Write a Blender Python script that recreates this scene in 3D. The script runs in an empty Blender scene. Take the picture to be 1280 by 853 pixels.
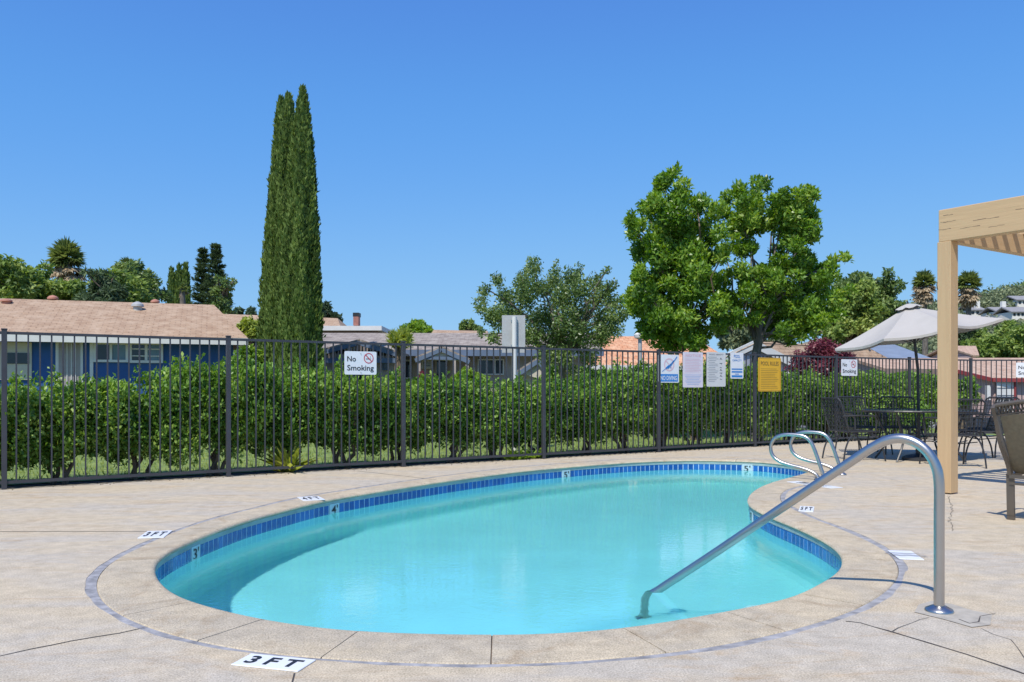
import bpy, bmesh, math, random
import numpy as np
from mathutils import Vector, Matrix
from mathutils.geometry import tessellate_polygon, delaunay_2d_cdt

random.seed(7); rng = np.random.default_rng(11)
scene = bpy.context.scene
COL = scene.collection

# ---------------------------------------------------------------- camera, sky, sun, exposure
F, CX, HY, CAMZ = 1050.0, 640.0, 483.0, 1.10
cam_d = bpy.data.cameras.new('camera'); cam = bpy.data.objects.new('camera', cam_d); COL.objects.link(cam)
cam.location = (0, 0, CAMZ); cam.rotation_euler = (math.radians(90), 0, 0)
cam_d.sensor_width = 36; cam_d.lens = 36 * F / 1280; cam_d.shift_y = (HY - 426.5) / 1280
cam_d.clip_start = 0.05; cam_d.clip_end = 3000
scene.camera = cam
SHADOW = Vector((0.30, 0.60, -1.0)).normalized()          # direction the sunlight travels
sun_el = math.asin(-SHADOW.z); sun_az = math.atan2(-SHADOW.x, -SHADOW.y)
world = bpy.data.worlds.new("World"); scene.world = world; world.use_nodes = True
wn = world.node_tree; wn.nodes.clear()
sky = wn.nodes.new('ShaderNodeTexSky'); sky.sky_type = 'NISHITA'; sky.sun_disc = False
sky.sun_elevation = sun_el; sky.sun_rotation = sun_az
sky.altitude = 1500; sky.air_density = 1.0; sky.dust_density = 0.0; sky.ozone_density = 4.0
sc1 = wn.nodes.new('ShaderNodeVectorMath'); sc1.operation = 'SCALE'; sc1.inputs[3].default_value = .135 * .5
cur = wn.nodes.new('ShaderNodeRGBCurve')              # film response of the whole sky: softens the bright horizon
for ch, pts in enumerate(([(.04, .062), (.068, .100), (.209, .26), (.5, .36)], [(.106, .262), (.166, .380), (.38, .56), (1, .62)], [(.248, .80), (.347, .88), (.55, .90), (1, .91)])):
    c = cur.mapping.curves[ch]; c.points[0].location = (0, 0); c.points[1].location = (1, pts[-1][1] if pts[-1][0] == 1 else .42)
    for p in pts:
        if p[0] < 1: c.points.new(*p)
cur.mapping.update()
sc2 = wn.nodes.new('ShaderNodeVectorMath'); sc2.operation = 'SCALE'; sc2.inputs[3].default_value = .92 / .135
bg = wn.nodes.new('ShaderNodeBackground'); bg.inputs[1].default_value = 0.135
wo = wn.nodes.new('ShaderNodeOutputWorld')
wn.links.new(sky.outputs[0], sc1.inputs[0]); wn.links.new(sc1.outputs[0], cur.inputs['Color']); wn.links.new(cur.outputs[0], sc2.inputs[0])
wn.links.new(sc2.outputs[0], bg.inputs[0]); wn.links.new(bg.outputs[0], wo.inputs[0])
sun_d = bpy.data.lights.new('sun', 'SUN'); sun = bpy.data.objects.new('sun', sun_d); COL.objects.link(sun)
sun_d.energy = 4.2; sun_d.angle = math.radians(0.53); sun_d.color = (1.0, 0.955, 0.88)
sun.rotation_euler = SHADOW.to_track_quat('-Z', 'Y').to_euler(); sun.location = (-10, -20, 40)
scene.view_settings.view_transform = 'Standard'; scene.view_settings.look = 'None'
scene.view_settings.exposure = 0.12; scene.view_settings.gamma = 1; scene.view_settings.use_curve_mapping = False
scene.render.engine = 'CYCLES'
scene.cycles.use_denoising = True
scene.cycles.max_bounces = 8; scene.cycles.transparent_max_bounces = 12
scene.cycles.sample_clamp_indirect = 4

# ---------------------------------------------------------------- helpers
def P(x, y, Y):                       # photograph pixel + depth -> world point
    return Vector(((x - CX) * Y / F, Y, CAMZ + (HY - y) * Y / F))
def G(x, y, z=0.0):                   # photograph pixel on the plane of height z
    Y = F * (CAMZ - z) / (y - HY); return Vector(((x - CX) * Y / F, Y, z))

def tag(o, label=None, cat=None, group=None, kind=None):
    if label: o['label'] = label
    if cat: o['category'] = cat
    if group: o['group'] = group
    if kind: o['kind'] = kind
    return o
def thing(name, loc, label, cat, group=None):
    o = bpy.data.objects.new(name, None); COL.objects.link(o); o.location = loc
    o.empty_display_size = 0.1
    return tag(o, label, cat, group)
def base_of(o):
    v = Vector((0, 0, 0))
    while o is not None: v += Vector(o.location); o = o.parent
    return v
def link(name, me, parent=None, mats=None):
    o = bpy.data.objects.new(name, me); COL.objects.link(o)
    if parent is not None: o.parent = parent
    return o

class MB:
    """collects shapes in world coordinates; build() makes ONE mesh object"""
    def __init__(s): s.v = []; s.f = []; s.m = []
    def add(s, vs, fs, mi=0):
        n = len(s.v); s.v += [tuple(v) for v in vs]; s.f += [tuple(i + n for i in f) for f in fs]; s.m += [mi] * len(fs); return s
    def box(s, c, size, rot=None, mi=0):
        hx, hy, hz = size[0] / 2, size[1] / 2, size[2] / 2
        vs = [Vector((x, y, z)) for x in (-hx, hx) for y in (-hy, hy) for z in (-hz, hz)]
        if rot is not None: vs = [rot @ v for v in vs]
        c = Vector(c)
        return s.add([v + c for v in vs], [(0, 1, 3, 2), (4, 6, 7, 5), (0, 4, 5, 1), (2, 3, 7, 6), (0, 2, 6, 4), (1, 5, 7, 3)], mi)
    def hexa(s, p, mi=0):             # 8 points: bottom ring 4, top ring 4
        return s.add(p, [(3, 2, 1, 0), (4, 5, 6, 7), (0, 1, 5, 4), (1, 2, 6, 5), (2, 3, 7, 6), (3, 0, 4, 7)], mi)
    def bar(s, a, b, w, h=None, up=(0, 0, 1), mi=0):
        a, b = Vector(a), Vector(b); d = (b - a).normalized(); up = Vector(up)
        if abs(d.dot(up)) > .98: up = Vector((0, 1, 0))
        x = d.cross(up).normalized(); y = x.cross(d).normalized(); h = h or w
        r = [(-w/2, -h/2), (w/2, -h/2), (w/2, h/2), (-w/2, h/2)]
        return s.hexa([a + x*p + y*q for p, q in r] + [b + x*p + y*q for p, q in r], mi)
    def tube(s, pts, r, n=8, cap=True, mi=0):
        pts = [Vector(p) for p in pts]; k = len(pts)
        rs = r if isinstance(r, (list, tuple)) else [r] * k
        base = len(s.v); d0 = (pts[1] - pts[0]).normalized()
        ref = Vector((0, 0, 1)) if abs(d0.z) < .9 else Vector((1, 0, 0))
        x = d0.cross(ref).normalized()
        for i, p in enumerate(pts):
            d = ((pts[min(i+1, k-1)] - p).normalized() + (p - pts[max(i-1, 0)]).normalized())
            d = d.normalized() if d.length > 1e-6 else d0
            x = (x - d * x.dot(d)).normalized(); y = d.cross(x)
            for j in range(n):
                a = 2 * math.pi * j / n
                s.v.append(tuple(p + (x * math.cos(a) + y * math.sin(a)) * rs[i]))
        for i in range(k - 1):
            for j in range(n):
                a = base + i*n + j; b = base + i*n + (j+1) % n
                s.f.append((a, b, b + n, a + n)); s.m.append(mi)
        if cap:
            s.f.append(tuple(base + j for j in range(n))[::-1]); s.m.append(mi)
            s.f.append(tuple(base + (k-1)*n + j for j in range(n))); s.m.append(mi)
        return s
    def lathe(s, c, prof, n=16, mi=0):            # prof: (r, z) from bottom to top
        c = Vector(c); base = len(s.v)
        for r, z in prof:
            for j in range(n):
                a = 2*math.pi*j/n; s.v.append((c.x + r*math.cos(a), c.y + r*math.sin(a), c.z + z))
        for i in range(len(prof)-1):
            for j in range(n):
                a = base+i*n+j; b = base+i*n+(j+1) % n
                s.f.append((a, b, b+n, a+n)); s.m.append(mi)
        s.f.append(tuple(base+j for j in range(n))[::-1]); s.m.append(mi)
        s.f.append(tuple(base+(len(prof)-1)*n+j for j in range(n))); s.m.append(mi)
        return s
    def poly(s, pts, th=0.0, mi=0):               # flat polygon, optional thickness downwards along its normal
        pts = [Vector(p) for p in pts]; n = len(pts)
        if not th: return s.add(pts, [tuple(range(n))], mi)
        nr = Vector((0, 0, 0))
        for i in range(n): nr += pts[i].cross(pts[(i+1) % n])
        nr.normalize()
        lo = [p - nr*th for p in pts]
        return s.add(pts + lo, [tuple(range(n)), tuple(range(2*n-1, n-1, -1))] + [(i, i+n, (i+1) % n+n, (i+1) % n) for i in range(n)], mi)
    def mesh(s, name, mats, off=Vector((0, 0, 0)), smooth=False, bevel=0):
        me = bpy.data.meshes.new(name)
        me.from_pydata([(v[0]-off.x, v[1]-off.y, v[2]-off.z) for v in s.v], [], s.f)
        for m in (mats if isinstance(mats, (list, tuple)) else [mats]): me.materials.append(m)
        if any(s.m): me.polygons.foreach_set('material_index', s.m)
        bm = bmesh.new(); bm.from_mesh(me)
        bmesh.ops.recalc_face_normals(bm, faces=bm.faces)
        if bevel:
            es = [e for e in bm.edges if len(e.link_faces) == 2 and e.calc_face_angle(0) > .6]
            bmesh.ops.bevel(bm, geom=es, offset=bevel, segments=1, affect='EDGES', clamp_overlap=True)
        bm.to_mesh(me); bm.free()
        if smooth:
            me.polygons.foreach_set('use_smooth', [True]*len(me.polygons)); me.set_sharp_from_angle(angle=math.radians(38))
        me.update(); return me
    def build(s, name, mats, parent=None, smooth=False, bevel=0, kind=None):
        off = base_of(parent) if parent is not None else Vector((0, 0, 0))
        o = link(name, s.mesh(name, mats, off, smooth, bevel), parent)
        if kind: o['kind'] = kind
        return o

def copy_tree(o, parent=None):
    c = o.copy(); COL.objects.link(c); c.parent = parent
    for ch in list(o.children): copy_tree(ch, c)
    return c

# ---------------------------------------------------------------- materials
def newmat(name):
    m = bpy.data.materials.new(name); m.use_nodes = True
    nt = m.node_tree; b = nt.nodes['Principled BSDF']; return m, nt, b
def mat(name, col, rough=.7, metal=0, var=.12, scale=3.0, bump=.0, bscale=60, spec=.5, stretch=(1, 1, 1), col2=None, detail=6, contrast=(.3, .7), rot=0):
    m, nt, b = newmat(name); L = nt.links
    b.inputs['Roughness'].default_value = rough; b.inputs['Metallic'].default_value = metal
    b.inputs['Specular IOR Level'].default_value = spec
    tc = nt.nodes.new('ShaderNodeTexCoord'); mp = nt.nodes.new('ShaderNodeMapping'); mp.inputs['Scale'].default_value = stretch
    mr_ = nt.nodes.new('ShaderNodeMapping'); mr_.inputs['Rotation'].default_value = (0, 0, rot); L.new(tc.outputs['Object'], mr_.inputs[0])
    L.new(mr_.outputs[0], mp.inputs[0])
    if var or col2:
        n = nt.nodes.new('ShaderNodeTexNoise'); n.inputs['Scale'].default_value = scale; n.inputs['Detail'].default_value = detail
        L.new(mp.outputs[0], n.inputs['Vector'])
        r = nt.nodes.new('ShaderNodeValToRGB'); r.color_ramp.elements[0].position, r.color_ramp.elements[1].position = contrast
        c2 = col2 or tuple(c * (1 - var*2) for c in col)
        r.color_ramp.elements[0].color = (*c2, 1); r.color_ramp.elements[1].color = (*col, 1)
        L.new(n.outputs[0], r.inputs[0]); L.new(r.outputs[0], b.inputs['Base Color'])
    else: b.inputs['Base Color'].default_value = (*col, 1)
    if bump:
        n2 = nt.nodes.new('ShaderNodeTexNoise'); n2.inputs['Scale'].default_value = bscale; n2.inputs['Detail'].default_value = 4
        L.new(mp.outputs[0], n2.inputs['Vector'])
        bp = nt.nodes.new('ShaderNodeBump'); bp.inputs['Strength'].default_value = bump; bp.inputs['Distance'].default_value = .01
        L.new(n2.outputs[0], bp.inputs['Height']); L.new(bp.outputs[0], b.inputs['Normal'])
    return m
def leafmat(name, dark, mid, light, trans=.35, rough=.38, spec=.5):
    m, nt, b = newmat(name); L = nt.links
    at = nt.nodes.new('ShaderNodeAttribute'); at.attribute_name = 'tint'
    r = nt.nodes.new('ShaderNodeValToRGB'); cr = r.color_ramp
    cr.elements[0].color = (*dark, 1); cr.elements[1].color = (*light, 1); e = cr.elements.new(.5); e.color = (*mid, 1)
    L.new(at.outputs['Fac'], r.inputs[0]); L.new(r.outputs[0], b.inputs['Base Color'])
    b.inputs['Roughness'].default_value = rough; b.inputs['Specular IOR Level'].default_value = spec
    tr = nt.nodes.new('ShaderNodeBsdfTranslucent'); mx = nt.nodes.new('ShaderNodeMixShader'); mx.inputs[0].default_value = trans
    hs = nt.nodes.new('ShaderNodeHueSaturation'); hs.inputs['Saturation'].default_value = 1.15; hs.inputs['Value'].default_value = 1.4; hs.inputs['Hue'].default_value = .49
    L.new(r.outputs[0], hs.inputs['Color']); L.new(hs.outputs[0], tr.inputs[0])
    L.new(b.outputs[0], mx.inputs[1]); L.new(tr.outputs[0], mx.inputs[2])
    L.new(mx.outputs[0], nt.nodes['Material Output'].inputs[0]); return m

# deck concrete: sandy, with washed-out streaks, grey stains and pitted grain
def concrete(name, warm, grey, rust, pit=.8, streak=(0.35, 2.6, 1)):
    m, nt, b = newmat(name); L = nt.links; N = nt.nodes.new
    b.inputs['Roughness'].default_value = .85; b.inputs['Specular IOR Level'].default_value = .25
    tc = N('ShaderNodeTexCoord'); mp = N('ShaderNodeMapping'); mp.inputs['Scale'].default_value = streak; mp.inputs['Rotation'].default_value = (0, 0, .12)
    L.new(tc.outputs['Object'], mp.inputs[0])
    def noise(scale, vec, detail=8, rough=.6, dist=0):
        n = N('ShaderNodeTexNoise'); n.inputs['Scale'].default_value = scale; n.inputs['Detail'].default_value = detail
        n.inputs['Roughness'].default_value = rough; n.inputs['Distortion'].default_value = dist; L.new(vec, n.inputs['Vector']); return n.outputs[0]
    def ramp(src, p0, p1):
        r = N('ShaderNodeMapRange'); r.inputs[1].default_value = p0; r.inputs[2].default_value = p1; L.new(src, r.inputs[0]); return r.outputs[0]
    def mix(fac, a, bb, t='MIX'):
        x = N('ShaderNodeMix'); x.data_type = 'RGBA'; x.blend_type = t
        if hasattr(fac, 'links') or hasattr(fac, 'is_linked'): L.new(fac, x.inputs[0])
        else: x.inputs[0].default_value = fac
        for k, c in ((6, a), (7, bb)):
            if isinstance(c, tuple): x.inputs[k].default_value = (*c, 1)
            else: L.new(c, x.inputs[k])
        return x.outputs[2]
    big = noise(1.4, mp.outputs[0], 9, .62, .6)
    c = mix(ramp(big, .42, .58), warm, grey)
    st = noise(2.4, mp.outputs[0], 10, .7, 1.6)
    c = mix(ramp(st, .52, .70), c, rust)
    fine = noise(9, tc.outputs['Object'], 8, .7)
    lo, hi = tuple([.84]*3), tuple([1.09]*3)
    c = mix(1.0, c, mix(ramp(fine, .35, .65), lo, hi), 'MULTIPLY')
    gr = noise(130, tc.outputs['Object'], 3, .6)
    c = mix(1.0, c, mix(ramp(gr, .3, .62), (.60, .58, .55), (1.10, 1.10, 1.10)), 'MULTIPLY')
    L.new(c, b.inputs['Base Color'])
    vo = N('ShaderNodeTexVoronoi'); vo.inputs['Scale'].default_value = 55; L.new(tc.outputs['Object'], vo.inputs['Vector'])
    add = N('ShaderNodeMath'); add.operation = 'ADD'; L.new(gr, add.inputs[0])
    pr = ramp(vo.outputs[0], .0, .25); L.new(pr, add.inputs[1])
    bp = N('ShaderNodeBump'); bp.inputs['Strength'].default_value = pit; bp.inputs['Distance'].default_value = .004
    L.new(add.outputs[0], bp.inputs['Height']); L.new(bp.outputs[0], b.inputs['Normal']); return m
M = {}
M['deck'] = concrete('deck_concrete', (.605, .505, .36), (.555, .49, .395), (.53, .405, .265), .5, (.55, 1.5, 1))
M['coping'] = concrete('coping_concrete', (.62, .515, .36), (.55, .47, .35), (.47, .36, .235), .9, (1.2, 1.2, 1))
M['mastic'] = mat('mastic', (.46, .44, .43), .7, var=.28, scale=14, bump=.4, bscale=50)
M['crack'] = mat('crack_dark', (.07, .06, .055), .9, var=.1)
M['patch'] = mat('patch_concrete', (.50, .45, .37), .85, var=.15, scale=14, bump=.4, bscale=90)
M['tile'] = mat('tile_cobalt', (.012, .125, .42), .12, var=.25, scale=7, col2=(.006, .06, .26), contrast=(.4, .6))
M['tile2'] = mat('tile_royal', (.022, .17, .50), .12, var=.2, scale=7, col2=(.012, .10, .36))
M['grout'] = mat('grout', (.50, .66, .78), .8, var=.08)
M['plaster'] = mat('pool_plaster', (.49, .93, .91), .8, var=.04, scale=2.2)
M['lip'] = mat('teal_lip_plaster', (.34, .44, .42), .8, var=.15, scale=6)  # muted grey-teal band between the coping edge and the tiles
M['steel'] = mat('stainless_steel', (.52, .50, .48), .32, 1, var=.04, scale=8, bump=.05, bscale=200)
M['fence'] = mat('fence_paint', (.052, .054, .064), .45, var=.12, scale=6)
M['white'] = mat('white_enamel', (.80, .81, .82), .35, var=.03, scale=8)
M['whitepaint'] = mat('white_paint', (.74, .72, .68), .6, var=.06, scale=3)
M['black'] = mat('black_print', (.02, .02, .022), .5, var=0)
M['inkgrey'] = mat('grey_print', (.16, .17, .2), .5, var=0)
M['red'] = mat('red_print', (.55, .05, .07), .5, var=0)
M['redpale'] = mat('faded_red_print', (.74, .50, .55), .5, var=0)
M['blue'] = mat('blue_print', (.03, .22, .58), .4, var=0)
M['bluepale'] = mat('faded_blue_print', (.35, .48, .72), .5, var=0)
M['pinkwhite'] = mat('faded_pink_sign', (.74, .68, .74), .4, var=.04, scale=5)
M['offwhite'] = mat('offwhite_sign', (.68, .68, .66), .4, var=.04, scale=5)
M['yellow'] = mat('yellow_sign', (.84, .47, .02), .4, var=.06, scale=5)
M['yellowink'] = mat('brown_print', (.22, .13, .03), .5, var=0)
M['rubber'] = mat('black_rubber', (.02, .02, .022), .6, var=0)
M['bark'] = mat('bark', (.24, .175, .115), .9, var=.3, scale=12, bump=.8, bscale=30, stretch=(1, 1, .3))
M['barkgrey'] = mat('bark_grey', (.22, .19, .16), .9, var=.3, scale=12, bump=.8, bscale=30, stretch=(1, 1, .3))
M['soil'] = mat('soil_mulch', (.10, .072, .05), .95, var=.3, scale=20, bump=1, bscale=60)
M['lawn'] = mat('lawn_green', (.28, .34, .08), .9, var=.25, scale=6, bump=.6, bscale=80, col2=(.08, .14, .03))
M['wood'] = mat('painted_wood', (.565, .385, .205), .6, var=.10, scale=4, bump=.5, bscale=5, stretch=(6, 6, .5), detail=8, col2=(.535, .36, .19), contrast=(.35, .65))
M['wood_h'] = mat('painted_wood_beam', (.565, .385, .205), .6, var=.10, scale=4, bump=.3, bscale=5, stretch=(.5, 6, 6), detail=8, col2=(.55, .373, .198), contrast=(.35, .65), rot=math.atan2(.83, .56))
M['wood_s'] = mat('painted_wood_side', (.565, .385, .205), .6, var=.10, scale=4, bump=.3, bscale=5, stretch=(.5, 6, 6), detail=8, col2=(.55, .373, .198), contrast=(.35, .65), rot=-math.atan2(.56, .83))
M['fabric'] = mat('umbrella_canvas', (.46, .43, .39), .9, var=.03, scale=5)
M['iron'] = mat('dark_iron', (.035, .036, .04), .45, var=.05)
M['bronze'] = mat('bronze_frame', (.15, .125, .10), .42, .35, var=.08)
M['sling'] = mat('sling_fabric', (.19, .155, .10), .8, var=.12, scale=40, bump=.4, bscale=300)

# ---------------------------------------------------------------- terrain heights
def gz(x, y):                         # ground level: flat here, dipping to the street on the right, hills beyond
    t = max(0, min(1, (x - 8) / 4)) * max(0, min(1, (y - 19.6) / 2.6)); t = t*t*(3-2*t)
    return -.06 - .85 * t

# ---------------------------------------------------------------- the pool outline (inner coping edge)
near_px = [(1051, 707.5), (1044, 716), (1015, 732.5), (985, 746), (930, 757.5), (855, 771), (780, 782.5), (700, 789), (620, 791), (500, 789),
           (440, 786), (375, 779), (317, 769), (267, 757.5), (225, 744), (203, 729), (193, 712), (197, 699), (207.5, 691), (225, 682), (250, 670.5),
           (275, 661), (312, 648.5), (350, 638.5), (400, 626), (450, 617), (500, 609), (560, 600), (650, 588.5), (720, 582), (790, 577), (860, 574.7),
           (935, 576), (975, 579), (1005, 584), (1010, 589), (995, 594), (970, 600.5), (948, 609), (935, 620), (937, 631), (960, 644), (990, 656), (1015, 667), (1040, 681), (1053, 695)]
ctrl = [G(x, y).to_2d() for x, y in near_px]
def catmull(pts, n=24):
    out = []; k = len(pts)
    for i in range(k):
        p0, p1, p2, p3 = (pts[(i+j-1) % k] for j in range(4))
        for t in [j/n for j in range(n)]:
            out.append(.5*((2*p1) + (p2-p0)*t + (2*p0-5*p1+4*p2-p3)*t*t + (3*p1-p0-3*p2+p3)*t**3))
    return out
def resample(pts, step):
    k = len(pts); cum = [0]
    for i in range(k): cum.append(cum[-1] + (pts[(i+1) % k]-pts[i]).length)
    tot = cum[-1]; n = int(round(tot/step)); out = []; j = 0
    for i in range(n):
        s = tot*i/n
        while cum[j+1] < s: j += 1
        a, b = pts[j % k], pts[(j+1) % k]; out.append(a.lerp(b, (s-cum[j])/max(1e-9, cum[j+1]-cum[j])))
    return out, tot
dense = catmull(ctrl)
outl, PLEN = resample(dense, .04)
for _ in range(30):                   # even out small kinks of the tracing
    outl = [outl[i]*.5 + (outl[i-1] + outl[(i+1) % len(outl)])*.25 for i in range(len(outl))]
area = sum(outl[i].x*outl[(i+1) % len(outl)].y - outl[(i+1) % len(outl)].x*outl[i].y for i in range(len(outl)))
if area < 0: outl = outl[::-1]
NP = len(outl)
def normals_of(pts):
    k = len(pts); r = []
    for i in range(k):
        t = (pts[(i+1) % k] - pts[i-1]).normalized(); r.append(Vector((t.y, -t.x)))      # outward for CCW
    return r
nrm = normals_of(outl)
def offset(d):
    pts = [outl[i] + nrm[i]*d for i in range(NP)]
    if d > .1:                        # relax the offset curve where the outline is concave
        for _ in range(12): pts = [pts[i]*.5 + (pts[i-1] + pts[(i+1) % NP])*.25 for i in range(NP)]
    return pts
CW = .37
outer_px = [(220, 664), (175, 685), (147, 699), (125, 715), (120, 735), (132, 755), (160, 772.5), (185, 785), (235, 799), (320, 815), (396, 822), (475, 826), (610, 831), (700, 827), (780, 821), (825, 816), (916, 805), (977, 790), (1030, 776), (1075, 756), (1100, 746), (1117, 730), (1124, 712),
            (1118, 699), (1107, 689), (1087, 677.5), (1065, 667.5), (1010, 646), (995, 637.5), (978, 627.5), (975, 620), (985, 610.5), (1010, 606)]
wsamp = {}
for px_ in outer_px:
    g = G(*px_).to_2d(); i = min(range(NP), key=lambda i: (outl[i]-g).length); wsamp.setdefault(i, []).append(min(.5, max(.22, (outl[i]-g).length)))
kk_ = sorted(wsamp); vv_ = [sum(wsamp[k])/len(wsamp[k]) for k in kk_]
far_ = [i for i in range(NP) if outl[i].y > 11.2]
xp_ = np.array(kk_ + [i for i in far_]); fp_ = np.array(vv_ + [.33]*len(far_)); o_ = np.argsort(xp_); xp_, fp_ = xp_[o_], fp_[o_]
wid = np.interp(np.arange(NP), np.concatenate([xp_-NP, xp_, xp_+NP]), np.concatenate([fp_]*3))
for _ in range(60): wid = wid*.5 + (np.roll(wid, 1) + np.roll(wid, -1))*.25
def offset_w(extra):
    pts = [outl[i] + nrm[i]*(float(wid[i]) + extra) for i in range(NP)]
    for _ in range(14): pts = [pts[i]*.5 + (pts[i-1] + pts[(i+1) % NP])*.25 for i in range(NP)]
    return pts
outer = offset_w(0); outer2 = offset_w(.045)
outer2 = [outer2[i] + nrm[i]*(.008*math.sin(i*.071) + .006*math.sin(i*.23+1) + .003*math.sin(i*.83) + random.uniform(-.0015, .0015)) for i in range(NP)]
WZ = -.145

# deck sheet with the pool cut out
FD = Vector((11.77, 7.55)).normalized(); FN = Vector((FD.y, -FD.x))      # fence direction, and its normal towards the camera
FP = [Vector((-5.41, 8.95)) + FD*2.332*k for k in range(-4, 7)] + [Vector((8.35, 17.65)), Vector((10.05, 18.4)), Vector((12.4, 18.4)), Vector((14.75, 18.4))]
deck_edge = [p - FN*.10 for p in FP[:12]] + [Vector((p.x, p.y + .1)) for p in FP[12:]]
deck_poly = [Vector((-14.5, -5)), Vector((17, -5)), Vector((17, 18.5))] + deck_edge[::-1] + [Vector((-14.5, 3.0))]
def sheet(name, loops, z, m, parent=None, kind=None):
    vs = [Vector((p.x, p.y, z)) for lp in loops for p in lp]
    tris = tessellate_polygon([[Vector((p.x, p.y, 0)) for p in lp] for lp in loops])
    mb = MB(); mb.add(vs, tris)
    off = base_of(parent) if parent is not None else Vector((0, 0, 0))
    me = bpy.data.meshes.new(name); me.from_pydata([(v.x-off.x, v.y-off.y, v.z-off.z) for v in vs], [], [tuple(t) for t in tris]); me.materials.append(m)
    bm = bmesh.new(); bm.from_mesh(me)
    for f in bm.faces:
        f.normal_update()
        if f.normal.z < 0: f.normal_flip()
    bm.to_mesh(me); bm.free()
    o = link(name, me, parent)
    if kind: o['kind'] = kind
    return o
deck = sheet('pool_deck', [deck_poly, outer2], 0.0, M['deck'], kind='structure')
# skirt of the deck at its outer edge and round the coping
mb = MB()
for lp, zz in ((deck_poly, -.25), (outer2, -.12)):
    k = len(lp)
    for i in range(k):
        a, b = lp[i], lp[(i+1) % k]; mb.add([(a.x, a.y, 0), (b.x, b.y, 0), (b.x, b.y, zz), (a.x, a.y, zz)], [(0, 1, 2, 3)])
mb.build('deck_edge', M['deck'], deck)
# sealant joint between deck and coping (recessed a little)
mb = MB()
o1, o2 = outer, outer2
n0 = len(mb.v)
for i in range(NP):
    j = (i+1) % NP
    
    mb.add([(o1[i].x, o1[i].y, -.004), (o1[j].x, o1[j].y, -.004), (o2[j].x, o2[j].y, -.002), (o2[i].x, o2[i].y, -.002)], [(0, 1, 2, 3)])
mb.build('sealant_joint', M['mastic'], deck)

# coping stones
coping = tag(bpy.data.objects.new('pool_coping', None), kind='structure'); COL.objects.link(coping)
def project(p, z=0): return (CX + F*p.x/p.y, HY + F*(CAMZ-z)/p.y)
joint_px = [(437, 795), (612, 800), (797, 795), (940, 775), (1020, 745), (330, 775), (232, 752), (155, 700)]
joints = set()
for jx, jy in joint_px:
    g = G(jx, jy).to_2d(); joints.add(min(range(NP), key=lambda i: (outl[i]+nrm[i]*.15-g).length))
js = sorted(joints); extra = []
for a, b in zip(js, js[1:] + [js[0] + NP]):
    k = max(1, round((b-a)*.04/1.15))
    extra += [round(a + (b-a)*q/k) % NP for q in range(k)]
js = sorted(set(extra))
prof = [(CW-.002, -.10), (CW-.002, -.006), (CW-.008, 0.0), (.040, 0.0), (.018, -.004), (.004, -.012), (0, -.02), (.004, -.028), (.012, -.033), (.09, -.034)]
for a, b in zip(js, js[1:] + [js[0] + NP]):
    ids = list(range(a, b+1)); mb = MB(); jit = random.uniform(-.0015, .0015)
    for q, i in enumerate(ids):
        ii = i % NP; p = outl[ii]; o = outer[ii]; dirv = (o - p) / CW
        t = (outl[(ii+1) % NP]-outl[ii-1]).normalized()
        sh = t*.003 if q == 0 else (t*-.003 if q == len(ids)-1 else Vector((0, 0)))
        for r, z in prof:
            w = p + dirv*r + sh; mb.v.append((w.x, w.y, z + jit))
    m_ = len(prof)
    for q in range(len(ids)-1):
        for k in range(m_): mb.f.append((q*m_+k, q*m_+(k+1) % m_, (q+1)*m_+(k+1) % m_, (q+1)*m_+k)); mb.m.append(0)
    mb.f.append(tuple(range(m_))); mb.f.append(tuple((len(ids)-1)*m_+k for k in range(m_))[::-1]); mb.m += [0, 0]
    mb.build('coping_stone', M['coping'], coping, smooth=True)

fill_o, fill_i = offset_w(-.01), offset(.012); mb = MB()
for i in range(NP):
    j = (i+1) % NP; a, b, c, d = fill_i[i], fill_i[j], fill_o[j], fill_o[i]
    mb.add([(a.x, a.y, -.012), (b.x, b.y, -.012), (c.x, c.y, -.005), (d.x, d.y, -.005)], [(0, 1, 2, 3)])
M['jointfill'] = mat('joint_mortar', (.24, .185, .13), .9, var=.2, scale=12)
mb.build('joint_mortar', M['jointfill'], coping)
# pool shell: wall, floor
pool = tag(bpy.data.objects.new('swimming_pool', None), kind='structure'); COL.objects.link(pool)
def floor_z(x, y):
    # shallow at the near end, deep at the far end; a bench and steps at the near right
    t = max(0, min(1, (y - 4.2) / 7)); z = -1.0 - .75 * (t*t*(3-2*t))
    s = max(0, 1 - math.hypot((x - 1.45) / 1.5, (y - 4.35) / 1.25)); z = z + (.55 * min(1, s*2.2)) * (1)
    return z
wall = offset(.022)
mb = MB()
for i in range(NP):
    j = (i+1) % NP; a, b = wall[i], wall[j]
    # straight wall then a cove into the floor
    prof_w = [(0, -.066), (0, floor_z(a.x, a.y)+.16), (-.03, floor_z(a.x, a.y)+.06), (-.1, floor_z(a.x, a.y)), (-.12, floor_z(a.x, a.y)-.001)]
    for k in range(4):
        def q(idx, k):
            d, _ = prof_w[k]; p = wall[idx] + nrm[idx]*d; fz = floor_z(wall[idx].x, wall[idx].y)
            return (p.x, p.y, (-.066, fz+.16, fz+.06, fz, fz-.004)[k])
        mb.add([q(i, k), q(j, k), q(j, k+1), q(i, k+1)], [(0, 1, 2, 3)])
me_w = mb.build('pool_wall', M['plaster'], pool, smooth=False)
inner = offset(-.07)[::4]
gp = []
xs = np.arange(-3, 5.2, .16); ys = np.arange(3.2, 13.4, .16)
def inside(p, poly):
    c = False; n = len(poly); j = n-1
    for i in range(n):
        if (poly[i].y > p.y) != (poly[j].y > p.y) and p.x < (poly[j].x-poly[i].x)*(p.y-poly[i].y)/(poly[j].y-poly[i].y)+poly[i].x: c = not c
        j = i
    return c
inner2 = offset(-.16)[::4]
for x in xs:
    for y in ys:
        p = Vector((x, y))
        if inside(p, inner2): gp.append(p)
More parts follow.
